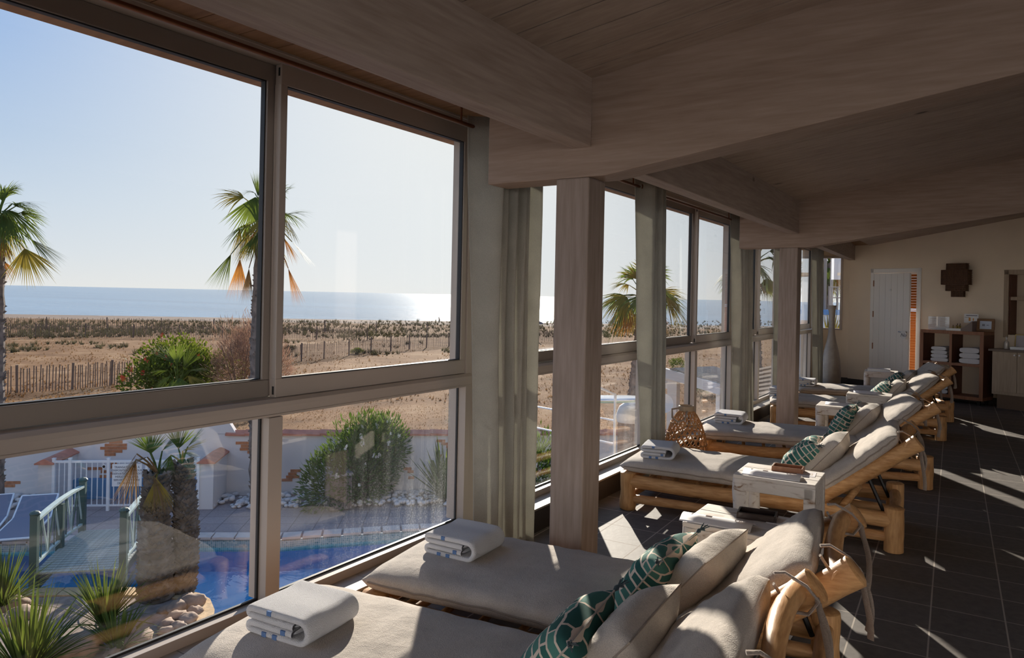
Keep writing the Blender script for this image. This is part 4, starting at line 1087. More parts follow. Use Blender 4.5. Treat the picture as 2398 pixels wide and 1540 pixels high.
for k, ln in enumerate(("TRANSATS SONT \u00c0", "DISPOSITION DE TOUS", "R\u00c9SERVATION INTERDITE", "MERCI D'ENLEVER", "SERVIETTE \u00c0 VOTRE", "DE LA PISCINE")):
    o = text('lettering', ln, .062, G['inkd'], sgn, (1.735, -.037, .96 - k*.072))
m = MB(); m.tube([(1.25, -.03, 1.0), (1.25, -.05, 1.0)], .045, 16); m.build('lock_plate', G['white'], t); m = MB(); m.tube([(1.25, -.05, 1.0), (1.25, -.056, 1.0)], .03, 16); m.build('lock', G['iron'], t)
# blue painted splash area and step rails behind the gate
q = P(300, 1175, GZ); o = MB().box(-2.0, 1.6, .3, .6, 0, .45).build('foot_bath_wall', plain('blue painted wall', (.10, .24, .42), .7), loc=q); o.rotation_euler = (0, 0, gr); tag(o, 'low blue painted wall behind the white gate', 'wall')
# pebbles along the wall foot
m = MB()
for s0, s1 in ((0, sgate - 3.0), (sgate - .2, wl)):
    for k in range(700 if s0 else 420):
        s_ = rnd.uniform(s0, s1); off = rnd.uniform(.15, 1.25); rr = rnd.uniform(.04, .08)
        q = wallpt(s_, off, GZ + rr*.5 + .06*rnd.random()); m.blob(q, (rr*rnd.uniform(1, 1.4), rr, rr*.75), 4, k, .3)
o = m.build('white_pebbles', G['pebble'], smooth=60); o['kind'] = 'stuff'; tag(o, 'white river pebbles along the garden wall foot', 'pebbles')
# litter bin
q = P(792, 1190, GZ); t = thing('litter_bin', 'square slatted timber litter bin in front of the oleander', 'bin', q, gr + .35)
for k in range(5): MB().box(-.25 + k*.1+.004, -.25 + k*.1 + .096, -.25, -.232, .04, .80).build('slat', plain('grey slat', (.20, .165, .155), .8) if k == 0 else bpy.data.materials['grey slat'], t)
MB().box(-.25, .25, -.23, .25, .03, .80).build('body', bpy.data.materials['grey slat'], t); MB().box(-.27, .27, -.27, .27, .80, .87).build('lid', plain('grey lid', (.30, .29, .31), .6), t, bevel=.01); MB().box(-.08, .08, -.28, -.1, .85, .885).build('lid_handle', G['iron'], t)

# ---------------------------------------------------------------- arched green footbridge
b0, b1 = P(185, 1338, -3.32), P(281, 1239, -3.32)
bd = Vector((b1.x-b0.x, b1.y-b0.y)); bl = bd.length; br_ = atan2(bd.y, bd.x)
t = thing('footbridge', 'arched dark green timber footbridge over the pool', 'bridge', (b0.x, b0.y, -3.32), br_)
bw = .68
arch = lambda u: .05*sin(pi*u)
k = 22
for i in range(k):
    u = (i+.5)/k; sl = atan2(arch(u+.01)-arch(u-.01), .02*bl)
    m = MB(); m.cbox((0, 0, 0), bl/k*.8, 2*bw, .03); o = m.build('deck_board', G['deckg'], t); o.location = (u*bl, 0, arch(u)); o.rotation_euler = (0, -sl, 0)
    o.data.transform(Matrix.Rotation(0, 4, 'Z'))
for sy in (-1, 1):
    m = MB(); vs = []
    for i in range(13):
        u = i/12; vs += [(u*bl, sy*bw*.93, arch(u)-.02), (u*bl, sy*bw*.93, arch(u)-.24), (u*bl, sy*bw*.86, arch(u)-.02), (u*bl, sy*bw*.86, arch(u)-.24)]
    m.add(vs, [f for i in range(12) for f in ((4*i, 4*i+1, 4*i+5, 4*i+4), (4*i+2, 4*i+6, 4*i+7, 4*i+3), (4*i+1, 4*i+3, 4*i+7, 4*i+5))]); m.build('bearer', G['green'], t)
    for u, nm in ((.0, 1), (.5, 0), (1.0, 1)):
        h = .98 if nm else .80
        m = MB(); m.box(u*bl-.055, u*bl+.055, sy*bw*1.0-.055, sy*bw*1.0+.055, arch(u)-.35, arch(u)+h)
        if nm: m.lathe([(.075, h + arch(u)), (.085, h+.03 + arch(u)), (.06, h+.06 + arch(u)), (.01, h+.075 + arch(u))], 14, (u*bl, sy*bw, 0))
        m.build('post', G['green'], t)
    for zz, w_, nm, mt_ in ((.88, .10, 'handrail', 'greenl'), (.14, .05, 'lower_rail', 'greenl')):
        m = MB(); pts = [(u*bl, sy*bw, arch(u)+zz) for u in [i/10 for i in range(11)]]
        for p0, p1 in zip(pts, pts[1:]): m.box(p0[0], p1[0], sy*bw-w_/2, sy*bw+w_/2, -.02, .02, mat=Matrix(((1, 0, 0, 0), (0, 1, 0, 0), ((p1[2]-p0[2])/(p1[0]-p0[0]), 0, 1, p0[2]-(p1[2]-p0[2])/(p1[0]-p0[0])*p0[0]), (0, 0, 0, 1))))
        m.build(nm, G[mt_], t)
    for i in range(8):
        u0, u1 = i/8, (i+1)/8
        za, zb = (.14, .87) if i % 2 == 0 else (.87, .14)
        m = MB(); m.tube([(u0*bl, sy*bw, arch(u0)+za), (u1*bl, sy*bw, arch(u1)+zb)], .018, 4); m.tube([(u1*bl, sy*bw, arch(u1)+.14), (u1*bl, sy*bw, arch(u1)+.87)], .012, 4)
        m.build('baluster', G['greenl'] if i % 2 else G['green'], t)

# ---------------------------------------------------------------- palms and other plants
def blade(m, p, d, L, w, droop, nrm, seg=3, mi=0):
    side = d.cross(nrm).normalized(); vs = []
    for i in range(seg + 1):
        u = i/seg; q = p + d*(L*u) + Vector((0, 0, -droop*L*u*u)); ww = w*(.55 + .9*u if u < .5 else 2*(1-u)*1.0 + .02)
        vs += [q - side*ww, q + side*ww]
    m.add(vs, [(2*i, 2*i+1, 2*i+3, 2*i+2) for i in range(seg)], mi)
def fanleaf(m, hub, d, R, spread, droop, nb, rr, tilt=0):
    d = d.normalized(); up = UP if abs(d.z) < .93 else CAMF
    s = d.cross(up).normalized(); nr = s.cross(d).normalized()
    if tilt: s = Matrix.Rotation(tilt, 3, d) @ s; nr = s.cross(d).normalized()
    for i in range(nb):
        a = spread*(i/(nb-1) - .5)
        dd = (d*cos(a) + s*sin(a)).normalized() + nr*rr.uniform(-.06, .06)
        L = R*(.72 + .28*cos(a*.9))*rr.uniform(.88, 1.06)
        blade(m, hub, dd.normalized(), L, R*spread/nb*.27, droop*rr.uniform(.6, 1.4), nr, 4)
def frond(parent, crown, hub, d, R, spread, droop, mat, seed, tilt=0, nb=28):
    rr = random.Random(seed); m = MB()
    crown, hub = Vector(crown), Vector(hub); mid = crown.lerp(hub, .5) + Vector((0, 0, .08*(hub-crown).length))
    m.tube([crown, mid, hub], [.022, .016, .010], 5)
    fanleaf(m, hub, Vector(d), R, spread, droop, nb, rr, tilt)
    return m.build('frond', mat, parent, fix=False)
def trunk(parent, base, top, r0, r1, seed, flakes=160, fl=.12, mat='bark'):
    rr = random.Random(seed); base, top = Vector(base), Vector(top); m = MB(); pts = []; rs = []
    bend = Vector((rr.uniform(-.08, .08), rr.uniform(-.08, .08), 0))
    for i in range(31):
        u = i/30; pts.append(base.lerp(top, u) + bend*sin(pi*u)); rs.append((r0 + (r1-r0)*u)*(1 + .05*sin(i*2.1) + .05*rr.uniform(-1, 1)))
    m.tube(pts, rs, 14)
    for k in range(flakes):
        u = rr.random(); a = k*2.39996; R = r0 + (r1-r0)*u; c = base.lerp(top, u) + bend*sin(pi*u)
        o = Vector((cos(a), sin(a), 0)); s = Vector((-sin(a), cos(a), 0)); p = c + o*R*.92
        w = fl*.45; e = p + o*fl*.55 + UP*fl*rr.uniform(.3, .9)
        m.add([p - s*w, p + s*w, p + UP*fl*.7, e, p - UP*fl*.4], [(0, 1, 3), (1, 2, 3), (2, 0, 3), (0, 4, 1)])
    return m.build('trunk', G[mat], parent, fix=False)
def palm(label, px, pybase, zb, crown_px, fwd, R, r0, r1, seed, manual=(), nrand=14, low=-.7, dead=.25, skirt=6):
    cr = PD(crown_px[0], crown_px[1], fwd)
    base = PD(px, 700, fwd); base.z = zb
    t = thing('palm_tree', label, 'palm', base)
    rr = random.Random(seed); c = cr - base
    trunk(t, (0, 0, 0), c - Vector((0, 0, .05)), r0, r1, seed, 420, .10)
    for k, (hx, hy, tx, ty, depth, mt, spread, droop) in enumerate(manual):
        hub = PD(hx, hy, fwd + depth) - base; tip = PD(tx, ty, fwd + depth*1.6) - base
        frond(t, c, hub, tip - hub, (tip-hub).length, spread, droop, G[mt], seed*31 + k, rr.uniform(-.5, .5))
    for k in range(nrand):
        a = k*2.39996 + seed; el = rr.uniform(low, 1.25); d = Vector((cos(a)*cos(el), sin(a)*cos(el), sin(el)))
        hub = c + d*R*.5*rr.uniform(.8, 1.1); d2 = (d + Vector((0, 0, -.35 if el < .9 else 0))).normalized()
        frond(t, c, hub, d2, R*rr.uniform(.5, .66), 2.3, .45, G['frondb' if el < -.35 and rr.random() < dead*2 else 'frondy' if rr.random() < dead else 'frond'], seed*77+k, rr.uniform(-.7, .7))
    for k in range(skirt):
        a = k*2.39996 + seed*2; d = Vector((cos(a)*.55, sin(a)*.55, -1)); hub = c + Vector((cos(a)*.35*R, sin(a)*.35*R, -.35*R))
        frond(t, c, hub, d, R*rr.uniform(.45, .6), 1.1, .1, G['frondb' if k % 2 else 'frondy'], seed*99+k, rr.uniform(-.5, .5), 14)
    return t
f_, y_, d_ = 'frond', 'frondy', 'frondb'
palm('palm tree cut by the left edge of the view', -6, 0, GZ, (-8, 520), 15.5, 1.15, .20, .15, 5,
     [(18, 450, 62, 408, .2, f_, 1.5, .5), (28, 478, 105, 452, -.2, f_, 1.0, .45), (20, 492, 62, 560, -.4, f_, 1.8, .3), (5, 470, 10, 392, .3, f_, 1.2, .5), (72, 560, 146, 612, .1, f_, 1.0, .15), (58, 582, 88, 662, -.2, y_, 1.7, .15), (-8, 600, 12, 662, .1, d_, 1.3, .1), (5, 520, 30, 600, .3, y_, 1.4, .2), (10, 505, 15, 590, -.5, f_, 1.5, .2)], 10)
palm('palm tree behind the window mullion with one orange dead leaf', 622, 0, GZ, (622, 512), 17, 1.25, .25, .19, 8,
     [(562, 606, 556, 700, -.1, d_, .6, .05), (541, 595, 503, 672, .1, f_, .8, .1), (583, 628, 578, 712, -.2, 'frondt', .42, .02), (562, 533, 554, 605, .2, y_, .6, .1), (572, 532, 585, 590, .2, y_, .7, .1), (598, 462, 590, 560, -.4, f_, 1.9, .1), (604, 460, 607, 392, .1, f_, .7, .1), (597, 452, 563, 430, .2, f_, .7, .5), (667, 505, 736, 470, -.2, f_, .9, .35), (666, 452, 694, 416, .1, f_, .8, .35), (684, 566, 742, 625, .1, y_, 1.2, .1), (675, 628, 702, 715, .1, d_, .35, .02), (668, 512, 692, 560, -.3, y_, 1.3, .2), (603, 548, 598, 608, -.5, f_, 1.8, .15), (578, 560, 570, 610, .4, y_, .9, .1), (640, 440, 650, 400, .3, f_, 1.3, .3)], 5, -.2)
palm('full fan palm seen behind the curtain right of the near post', 1478, 0, GZ, (1505, 695), 22.5, 1.45, .15, .12, 12, (), 26, -.65, .35, 12)
palm('palm tree between the far curtains with a leaning trunk', 1792, 0, GZ, (1768, 618), 24, 1.35, .16, .12, 17, (), 20, -.8, .1, 7)
palm('shaggy palm seen through the small end window', 1944, 0, GZ, (1942, 612), 21, 1.2, .12, .10, 21, (), 16, -.9, .2, 8)
# twin thick trunked fan palms by the footbridge
def stubby(label, px, py, topy, r, seed, manual):
    base = P(px, py, GZ); fw = base.x*CY + base.y*SY; top = PD(px + 2, topy, fw)
    t = thing('palm_tree', label, 'palm', base); c = top - base
    trunk(t, (0, 0, 0), c, r*1.55, r, seed, 620, .13, 'barkd'); rr = random.Random(seed)
    for k, (hx, hy, tx, ty, depth, mt, spread, droop) in enumerate(manual):
        hub = PD(hx, hy, fw + depth) - base; tip = PD(tx, ty, fw + depth*1.5) - base
        frond(t, c, hub, tip - hub, (tip-hub).length, spread, droop, G[mt], seed*13+k, rr.uniform(-.4, .4), 24)
    return t
stubby('thick trunked fan palm nearest the footbridge rail', 368, 1400, 1110, .175, 31,
       [(352, 1062, 355, 985, 0, f_, 1.8, .05), (355, 1062, 322, 1000, .1, f_, 1.2, .1), (320, 1062, 276, 1130, -.2, 'frondt', 1.1, .25), (318, 1075, 290, 1190, -.1, 'frondt', .7, .05), (366, 1120, 372, 1200, -.3, y_, 1.1, .05), (360, 1115, 395, 1215, -.35, 'frondt', .8, .05), (345, 1070, 270, 1085, -.3, 'frondt', .9, .6), (380, 1055, 425, 1000, .2, f_, 1.2, .2)])
stubby('thick trunked fan palm behind its twin by the pool', 424, 1385, 1085, .135, 37,
       [(428, 1055, 490, 1022, 0, y_, 1.4, .1), (418, 1050, 425, 975, .2, f_, 1.7, .1), (400, 1065, 385, 1110, -.2, f_, 1.2, .2), (430, 1060, 470, 1060, .2, f_, 1.1, .3), (440, 1045, 482, 992, .1, f_, 1.2, .1)])
# bright green bush with red flowers, with a small fan palm in front, and a tamarisk
def bush(name, label, cat, c, rx, ry, rz, nleaf, ll, lw, mat, seed, flowers=0, fmat=None, fs=.04, up=.3, lobes=5, stems=True):
    rr = random.Random(seed); t = thing(name, label, cat, c)
    m = MB(); lob = [(Vector((rr.uniform(-.55, .55)*rx, rr.uniform(-.55, .55)*ry, rr.uniform(.35, 1.15)*rz)), rr.uniform(.45, .62)) for _ in range(lobes)] + [(Vector((0, 0, rz*.7)), .85)]
    fl = []
    for k in range(nleaf):
        lc, ls = lob[k % len(lob)] ; th = rr.uniform(0, 2*pi); cz = rr.uniform(-.75, 1)
        d = Vector((cos(th)*sqrt(1-cz*cz), sin(th)*sqrt(1-cz*cz), cz)); q = lc + Vector((d.x*rx, d.y*ry, d.z*rz))*ls*rr.uniform(.62, 1.03)
        if q.z < .02: q.z = rr.uniform(.02, .2)
        dd = (d + Vector((rr.uniform(-.7, .7), rr.uniform(-.7, .7), up + rr.uniform(-.3, .5)))).normalized()
        s = dd.orthogonal(); s = (Matrix.Rotation(rr.uniform(0, 2*pi), 3, dd) @ s).normalized()*lw
        L = ll*rr.uniform(.7, 1.2)
        m.add([q, q + dd*L*.5 + s, q + dd*L, q + dd*L*.5 - s], [(0, 1, 2, 3)])
        if flowers and len(fl) < flowers and d.dot(Vector((-CAMF.x, -CAMF.y, .5))) > .25: fl.append(lc + Vector((d.x*rx, d.y*ry, d.z*rz))*ls*1.04)
    m.build('foliage', mat, t, fix=False)
    if stems:
        m = MB()
        for k in range(7):
            a = 2*pi*k/7; m.tube([(cos(a)*.1, sin(a)*.1, 0), (cos(a)*rx*.3, sin(a)*ry*.3, rz*.6), (cos(a)*rx*.45, sin(a)*ry*.45, rz*1.0)], [.03, .02, .01], 5)
        m.build('stems', G['bark'], t, fix=False)
    rr.shuffle(fl)
    for q in fl:
        fm = MB()
        for j in range(rr.randint(2, 5) if fs > .03 else 1):
            o = q + Vector((rr.uniform(-1, 1), rr.uniform(-1, 1), rr.uniform(-1, 1)))*fs*1.2
            for p_ in range(5):
                a = 2*pi*p_/5; fm.add([o, o + Vector((cos(a)*fs, -abs(sin(a))*.3*fs, sin(a)*fs)), o + Vector((cos(a+.7)*fs, -.2*fs, sin(a+.7)*fs))], [(0, 1, 2)])
        fm.build('flower', fmat, t, fix=False)
    return t
q = P(830, 1172, GZ); bush('oleander_bush', 'large green oleander bush with white flower clusters by the wall', 'bush', wallpt(wall_s(848, 1150, GZ), .8, GZ), 1.42, .8, 1.36, 9000, .17, .018, G['oleander'], 41, 34, G['petal'], .035, .35, 8)
q = P(1262, 1165, GZ); bush('oleander_bush', 'white flowering oleander bush seen left of the near post', 'bush', P(1262, 1190, GZ), 1.2, 1.2, 1.25, 3200, .17, .017, G['oleander'], 43, 60, G['petal'], .035, .35, 6)
q = P(415, 945, GZ)
bush('flowering_bush', 'broad green bush with scattered red flowers on the dune edge', 'bush', PD(415, 905, 33) - Vector((0, 0, PD(415, 905, 33).z - GZ)), 2.75, 2.0, 1.75, 9500, .16, .05, G['hib'], 47, 18, G['red'], .07, .3, 9)
bq = PD(565, 850, 33); bush('tamarisk_bush', 'wispy pinkish brown tamarisk behind the red flowering bush', 'bush', (bq.x, bq.y, GZ), 2.0, 1.6, 2.55, 8000, .34, .012, G['tamarisk'], 53, 0, None, .04, .9, 9)
fp = PD(418, 860, 28.5); t = thing('fan_palm_shrub', 'low fan palm with spread leaves in front of the red flowering bush', 'palm', (fp.x, fp.y, GZ))
c = Vector((0, 0, 1.15))
for k, (hx, hy, tx, ty, dp, mt, sp, dr) in enumerate([(432, 862, 470, 795, 0, f_, 1.5, .08), (405, 850, 365, 800, .2, f_, 1.6, .1), (395, 868, 345, 860, -.1, f_, 1.4, .3), (400, 880, 358, 905, -.3, f_, 1.5, .25), (440, 868, 495, 850, .1, f_, 1.4, .3), (440, 880, 478, 900, -.2, y_, 1.3, .2), (415, 850, 412, 790, .3, f_, 1.5, .05), (420, 885, 430, 925, -.5, f_, 1.6, .1), (405, 888, 385, 925, -.4, f_, 1.4, .1)]):
    hub = PD(hx, hy, 28.5 + dp) - Vector((fp.x, fp.y, GZ)); tip = PD(tx, ty, 28.5 + dp*2) - Vector((fp.x, fp.y, GZ))
    frond(t, c, hub, tip-hub, (tip-hub).length, sp, dr, G[mt], 700+k, .2*(k % 3 - 1), 26)
trunk(t, (0, 0, 0), c, .16, .14, 61, 60, .1)
def spiky(name, label, pos, nb, L, w, seed, mat='yucca', low=.1, droop=.35):
    rr = random.Random(seed); t = thing(name, label, 'plant', pos); m = MB()
    for k in range(nb):
        a = k*2.39996 + rr.uniform(-.2, .2); el = low + (1.45-low)*sqrt(rr.random())
        d = Vector((cos(a)*cos(el), sin(a)*cos(el), sin(el))); l = L*rr.uniform(.65, 1.1)
        n_ = d.cross(Vector((-sin(a), cos(a), 0))).normalized(); s = d.cross(n_).normalized(); vs = []
        for i in range(6):
            u = i/5; q = Vector((cos(a)*.05, sin(a)*.05, .05)) + d*l*u + Vector((0, 0, -droop*l*u*u*cos(el))); ww = w*(.7+.6*u if u < .5 else (1-u)*2*1.0+.02)
            vs += [q - s*ww, q + n_*ww*-.35, q + s*ww]
        m.add(vs, [f for i in range(5) for f in ((3*i, 3*i+1, 3*i+4, 3*i+3), (3*i+1, 3*i+2, 3*i+5, 3*i+4))])
    m.build('leaves', G[mat], t, fix=False)
    m = MB(); m.tube([(0, 0, -.02), (0, 0, .14)], [.09, .07], 8); m.build('stem', G['barkd'], t)
    return t
spiky('yucca', 'large sword leaved yucca at the lower left corner', P(60, 1590, GZ), 150, 1.25, .022, 71)
spiky('yucca', 'sword leaved yucca in the rocks under the footbridge', P(245, 1470, GZ), 130, 1.05, .018, 73)
spiky('yucca', 'sword leaved yucca left of the footbridge post', P(2, 1430, GZ), 110, 1.05, .02, 79)
spiky('yucca', 'clump of narrow leaves beside the big boulder', P(275, 1530, GZ), 90, .8, .014, 83, 'yucca', -.1, .5)
spiky('agave', 'dark spiky agave against the wall beyond the oleander', wallpt(wall_s(1040, 1150, GZ), .8, GZ), 55, 1.45, .05, 89, 'frond', .35, .15)
# boulders on the island
bl_ = [(452, 1408, .20, 'largest tan boulder near the curved rim'), (415, 1422, .17, 'long pinkish boulder behind the rim'), (457, 1430, .12, 'round boulder between the two long ones'), (412, 1442, .13, 'brown boulder in the middle of the rockery'), (440, 1450, .155, 'grey speckled boulder at the rim'), (388, 1428, .11, 'rounded boulder left of the long pinkish one'), (390, 1462, .125, 'boulder at the front of the rockery'), (420, 1468, .12, 'half buried boulder in front of the grey one'), (400, 1450, .08, 'small dark stone between boulders'), (440, 1398, .11, 'pale boulder at the trunk foot'), (388, 1478, .11, 'pale low stone at the front edge'), (322, 1497, .24, 'big brown boulder below the narrow leaves'), (30, 1415, .22, 'boulder by the left yucca'), (45, 1440, .2, 'dark boulder beside the footbridge end'), (8, 1455, .16, 'pale boulder at the left edge'), (180, 1520, .30, 'long flat boulder at the bottom of the bed'), (262, 1535, .14, 'grey stone under the narrow leaves')]
for k, (px, py, rr_, lb) in enumerate(bl_):
    q = P(px, py, GZ + rr_*.3); m = MB(); m.blob((0, 0, 0), (rr_*1.15, rr_*.85, rr_*.62), 9, k*3.3, .35)
    o = m.build('boulder', G['rock'], smooth=80, loc=q); o.rotation_euler = (0, 0, k*1.3 - .9); tag(o, lb, 'boulder', 'island boulders')
# pool loungers at far left
def pool_lounger(label, px, py, rz):
    q = P(px, py, GZ); t = thing('pool_lounger', label, 'pool lounger', q, rz, 'pool loungers')
    m = MB()
    for sy in (-.33, .33): m.tube([(-1.0, sy, .32), (.35, sy, .32), (.95, sy, .62)], .022, 8)
    for x_, z_ in ((-1.0, .32), (.95, .62)): m.tube([(x_, -.33, z_), (x_, .33, z_)], .022, 8)
    m.build('frame', G['metalw'], t, smooth=50)
    for x_ in (-.8, .3):
        for sy in (-.33, .33): MB().tube([(x_, sy, 0), (x_, sy, .32)], .02, 8).build('leg', G['metalw'], t)
    m = MB(); sl_ = plain('grey blue sling', (.17, .18, .24), .7) if 'grey blue sling' not in bpy.data.materials else bpy.data.materials['grey blue sling']
    m.grid(lambda u, v: (-1.0 + 1.95*u, -.32 + .64*v, .335 + (max(0, u-.69)*.97 if u > .69 else 0)), 20, 2); o = m.build('sling', sl_, t); s = o.modifiers.new('t', 'SOLIDIFY'); s.thickness = .006
pool_lounger('white framed pool lounger with grey sling beyond the footbridge', 62, 1262, br_ + .12)
pool_lounger('white framed pool lounger cut by the left edge', -40, 1262, br_ + .2)

# ---------------------------------------------------------------- dune fences, scrub and grass
def fence(label, pts, h, step, posts, seed):
    rr = random.Random(seed); t = thing('paling_fence', label, 'fence', pts[0])
    o = Vector(pts[0]); m = MB(); acc = 0; pl = MB()
    for a, b in zip(pts, pts[1:]):
        a, b = Vector(a), Vector(b); L = (b-a).length; d = (b-a)/L; s = Vector((-d.y, d.x, 0)); k = int(L/step)
        for i in range(k):
            p = a + d*(step*i) - o; hh = h*rr.uniform(.9, 1.06); ln = d*rr.uniform(-.05, .05); w = .022
            m.add([p - d*w, p + d*w, p + d*w + ln + UP*hh, p - d*w + ln + UP*hh, p - d*w + s*.012, p + d*w + s*.012, p + d*w + ln + UP*hh + s*.012, p - d*w + ln + UP*hh + s*.012],
                  [(0, 1, 2, 3), (5, 4, 7, 6), (3, 2, 6, 7), (0, 3, 7, 4), (1, 5, 6, 2)])
        for zz in (.3, .8): m.tube([a - o + UP*h*zz, b - o + UP*h*zz], .006, 3)
        q = max(1, int(L/posts))
        for i in range(q + 1):
            p = a + d*(L*i/q) - o + s*.05; MB().tube([p - UP*.05, p + UP*h*1.08 + d*rr.uniform(-.06, .06)], [.055, .05], 8).build('post', G['fence'], t, fix=False)
    m.build('paling', G['fence'], t, fix=False); return t
FZ = GZ - .06
fence('nearest chestnut paling fence, at the left of the big pane', [P(-60, 928, FZ), P(40, 920, FZ), P(170, 912, FZ), P(262, 902, FZ), P(330, 896, FZ)], 1.22, .13, 2.1, 1)
fence('paling fence along the sandy track in the right pane', [P(648, 853, FZ), P(760, 840, FZ), P(870, 826, FZ), P(1000, 814, FZ), P(1100, 807, FZ), P(1310, 800, FZ)], 1.25, .15, 2.6, 2)
fence('front row of the far dune fences', [P(-40, 791, FZ), P(200, 790, FZ), P(420, 791, FZ), P(620, 793, FZ), P(860, 797, FZ)], 1.3, .17, 4.2, 3)
fence('rear row of the far dune fences along the beach', [P(-40, 773, FZ), P(250, 774, FZ), P(500, 776, FZ), P(760, 779, FZ), P(1000, 783, FZ), P(1320, 788, FZ)], 1.45, .2, 5.0, 4)
def tufts(name, label, n_, region, hr, mat, seed, wid=.012, bl=7, spread=.5):
    rr = random.Random(seed); m = MB()
    while n_ > 0:
        q = region(rr)
        if q is None: continue
        n_ -= 1; h = rr.uniform(*hr)
        for k in range(bl):
            a = rr.uniform(0, 2*pi); o = Vector((cos(a), sin(a), 0)); s = Vector((-sin(a), cos(a), 0))*wid*rr.uniform(.7, 1.5)*max(1, h*2)
            p = q + o*h*.15; e = q + o*h*spread*rr.uniform(.3, 1.2) + UP*h*rr.uniform(.6, 1.1)
            m.add([p - s, p + s, e], [(0, 1, 2)])
    o = m.build(name, mat, fix=False); o['kind'] = 'stuff'; tag(o, label, name.split('_')[-1]); return o
def clump(q, seed, s=.12): return noise.noise(Vector((q.x*s, q.y*s, seed)))
def beyond(q): return (Vector((q.x, q.y)) - WALLA).dot(wn) < -.6
def reg_grass(rr):
    q = P(rr.uniform(-60, 1850), 768 + (945-768)*rr.random()**1.2, GZ-.06)
    if not beyond(q) or clump(q, 3) < rr.uniform(-.55, .3): return None
    return q
tufts('dry_grass', 'dry straw coloured dune grass between the fences', 7000, reg_grass, (.06, .2), G['straw'], 5, .014, 6)
def reg_near(rr):
    q = P(rr.uniform(480, 1850), rr.uniform(850, 1060), GZ-.06)
    if not beyond(q) or clump(q, 5, .3) < rr.uniform(-.5, .4): return None
    return q
tufts('dry_grass', 'short dry grass beyond the white garden wall', 8000, reg_near, (.03, .085), G['straw'], 6, .006, 6)
def reg_scrub(rr):
    q = P(rr.uniform(-60, 1850), rr.uniform(752, 790), GZ-.06)
    if clump(q, 9, .16) < rr.uniform(-.55, .25): return None
    return q
tufts('dune_scrub', 'grey green scrub between the far fences and the beach', 4200, reg_scrub, (.2, .6), G['scrub'], 7, .028, 12, .75)
def reg_scrub2(rr):
    q = P(rr.uniform(-60, 1300), rr.uniform(780, 835), GZ-.06)
    if clump(q, 14, .2) < .22: return None
    return q
tufts('dune_scrub', 'low olive scrub in front of the far fences', 500, reg_scrub2, (.2, .5), G['scrub'], 8, .025, 14, .9)
for k, (px, py, s, lb) in enumerate([(675, 822, .55, 'rounded grey green shrub at the left of the right pane'), (835, 828, .5, 'small bright shrub behind the track fence'), (1590, 862, .8, 'dark round shrub behind the white pergola'), (1640, 922, .9, 'dark shrub below the white pergola beam')]):
    q = P(px, py, GZ-.05); bush('dune_shrub', lb, 'shrub', q, s, s, s*.55, 700, .16, .02, G['scrub'] if k < 1 else G['hib'], 90+k, 0, None, .04, .5, 4, False)

# ---------------------------------------------------------------- pergola, railing, hut and the rest outside
pq = P(1580, 965, GZ); pf = 25.0
def PZ(px, py, z): return P(px, py, z)
t = thing('pergola', 'white timber pergola with a reed roof', 'pergola', (0, 0, 0))
A_, B_, C_ = PD(1556, 872, 24), PD(1700, 915, 20), PD(1655, 868, 29)
def beam(m, a, b, w, h):
    d = (b-a); L = d.length; rot = d.to_track_quat('X', 'Z').to_matrix()
    m.cbox((a+b)/2, L, w, h, rot=rot)
m = MB(); beam(m, A_, B_, .12, .30); m.build('front_beam', G['metalw'], t)
m = MB(); beam(m, A_ + Vector((.1, .1, -.25)), A_ + (C_-A_)*.9, .1, .25); m.build('side_beam', G['metalw'], t)
E1 = PD(1546, 900, 24.5); m = MB(); beam(m, E1 + CAMR*-1.0, E1 + CAMR*.5, .12, .25); m.build('tie_beam', G['metalw'], t)
m = MB(); p0 = PD(1578, 890, 24); m.box(p0.x-.16, p0.x+.16, p0.y-.16, p0.y+.16, GZ-.05, A_.z-.1); m.build('post', G['metalw'], t)
p1 = PD(1690, 905, 20.6); m = MB(); m.box(p1.x-.12, p1.x+.12, p1.y-.12, p1.y+.12, GZ-.05, p1.z-.1); m.build('post', G['metalw'], t)
rf = MB(); D_ = B_ + (C_ - A_)
for k in range(34):
    u = k/33; a, b = A_.lerp(B_, .12+.88*u), C_.lerp(D_, .12+.88*u); rf.tube([a + UP*.17, b + UP*.2], .045 + .012*sin(k*7), 5)
rf.build('reed_roof', plain('bleached reed', (.45, .38, .31), .9, var=.3, vscale=6), t)
# balcony rail outside the windows, wooden deck, gleaming board
t = thing('balcony_railing', 'thin white metal handrail outside the second window', 'railing', (0, 0, 0))
a0, a1 = PD(1370, 893, 9.2), PD(1441, 924, 9.4)
m = MB(); m.tube([a0, a1, a1 + Vector((0, 0, -1.15))], .018, 8); m.build('handrail', G['metalw'], t)
for dz in (.33, .63):
    m = MB(); m.tube([a1 - UP*dz, a1 - UP*(dz) + CAMF*1.4 - CAMR*1.3], .012, 6); m.build('rail', G['metalw'], t)
t = thing('paddle_board', 'gleaming white board lying flat outside the second window', 'board', PD(1432, 932, 11))
m = MB(); m.blob((0, 0, 0), (.62, .25, .035), 10, 1, 0); o = m.build('deck', plain('glossy white', (.9, .9, .88), .12), t, smooth=60); t.rotation_euler = (0, 0, YAW - pi/2 + .25)
m = MB(); m.blob((0, 0, -.03), (.60, .24, .03), 8, 1, 0); m.build('hull', plain('pale green hull', (.45, .6, .5), .3), t, smooth=60)
t = thing('stone_chimney', 'squat tan rendered block with a rounded tile top beside the handrail', 'chimney', PD(1474, 1020, 11.5) * 1.0)
m = MB(); m.box(-.14, .14, -.14, .14, -1.6, .22); m.build('stack', G['soil'], t); m = MB(); m.lathe([(.20, .22), (.22, .30), (.2, .38), (.17, .46), (.05, .55)], 14); m.build('tile_top', G['pebble'], t, smooth=50)
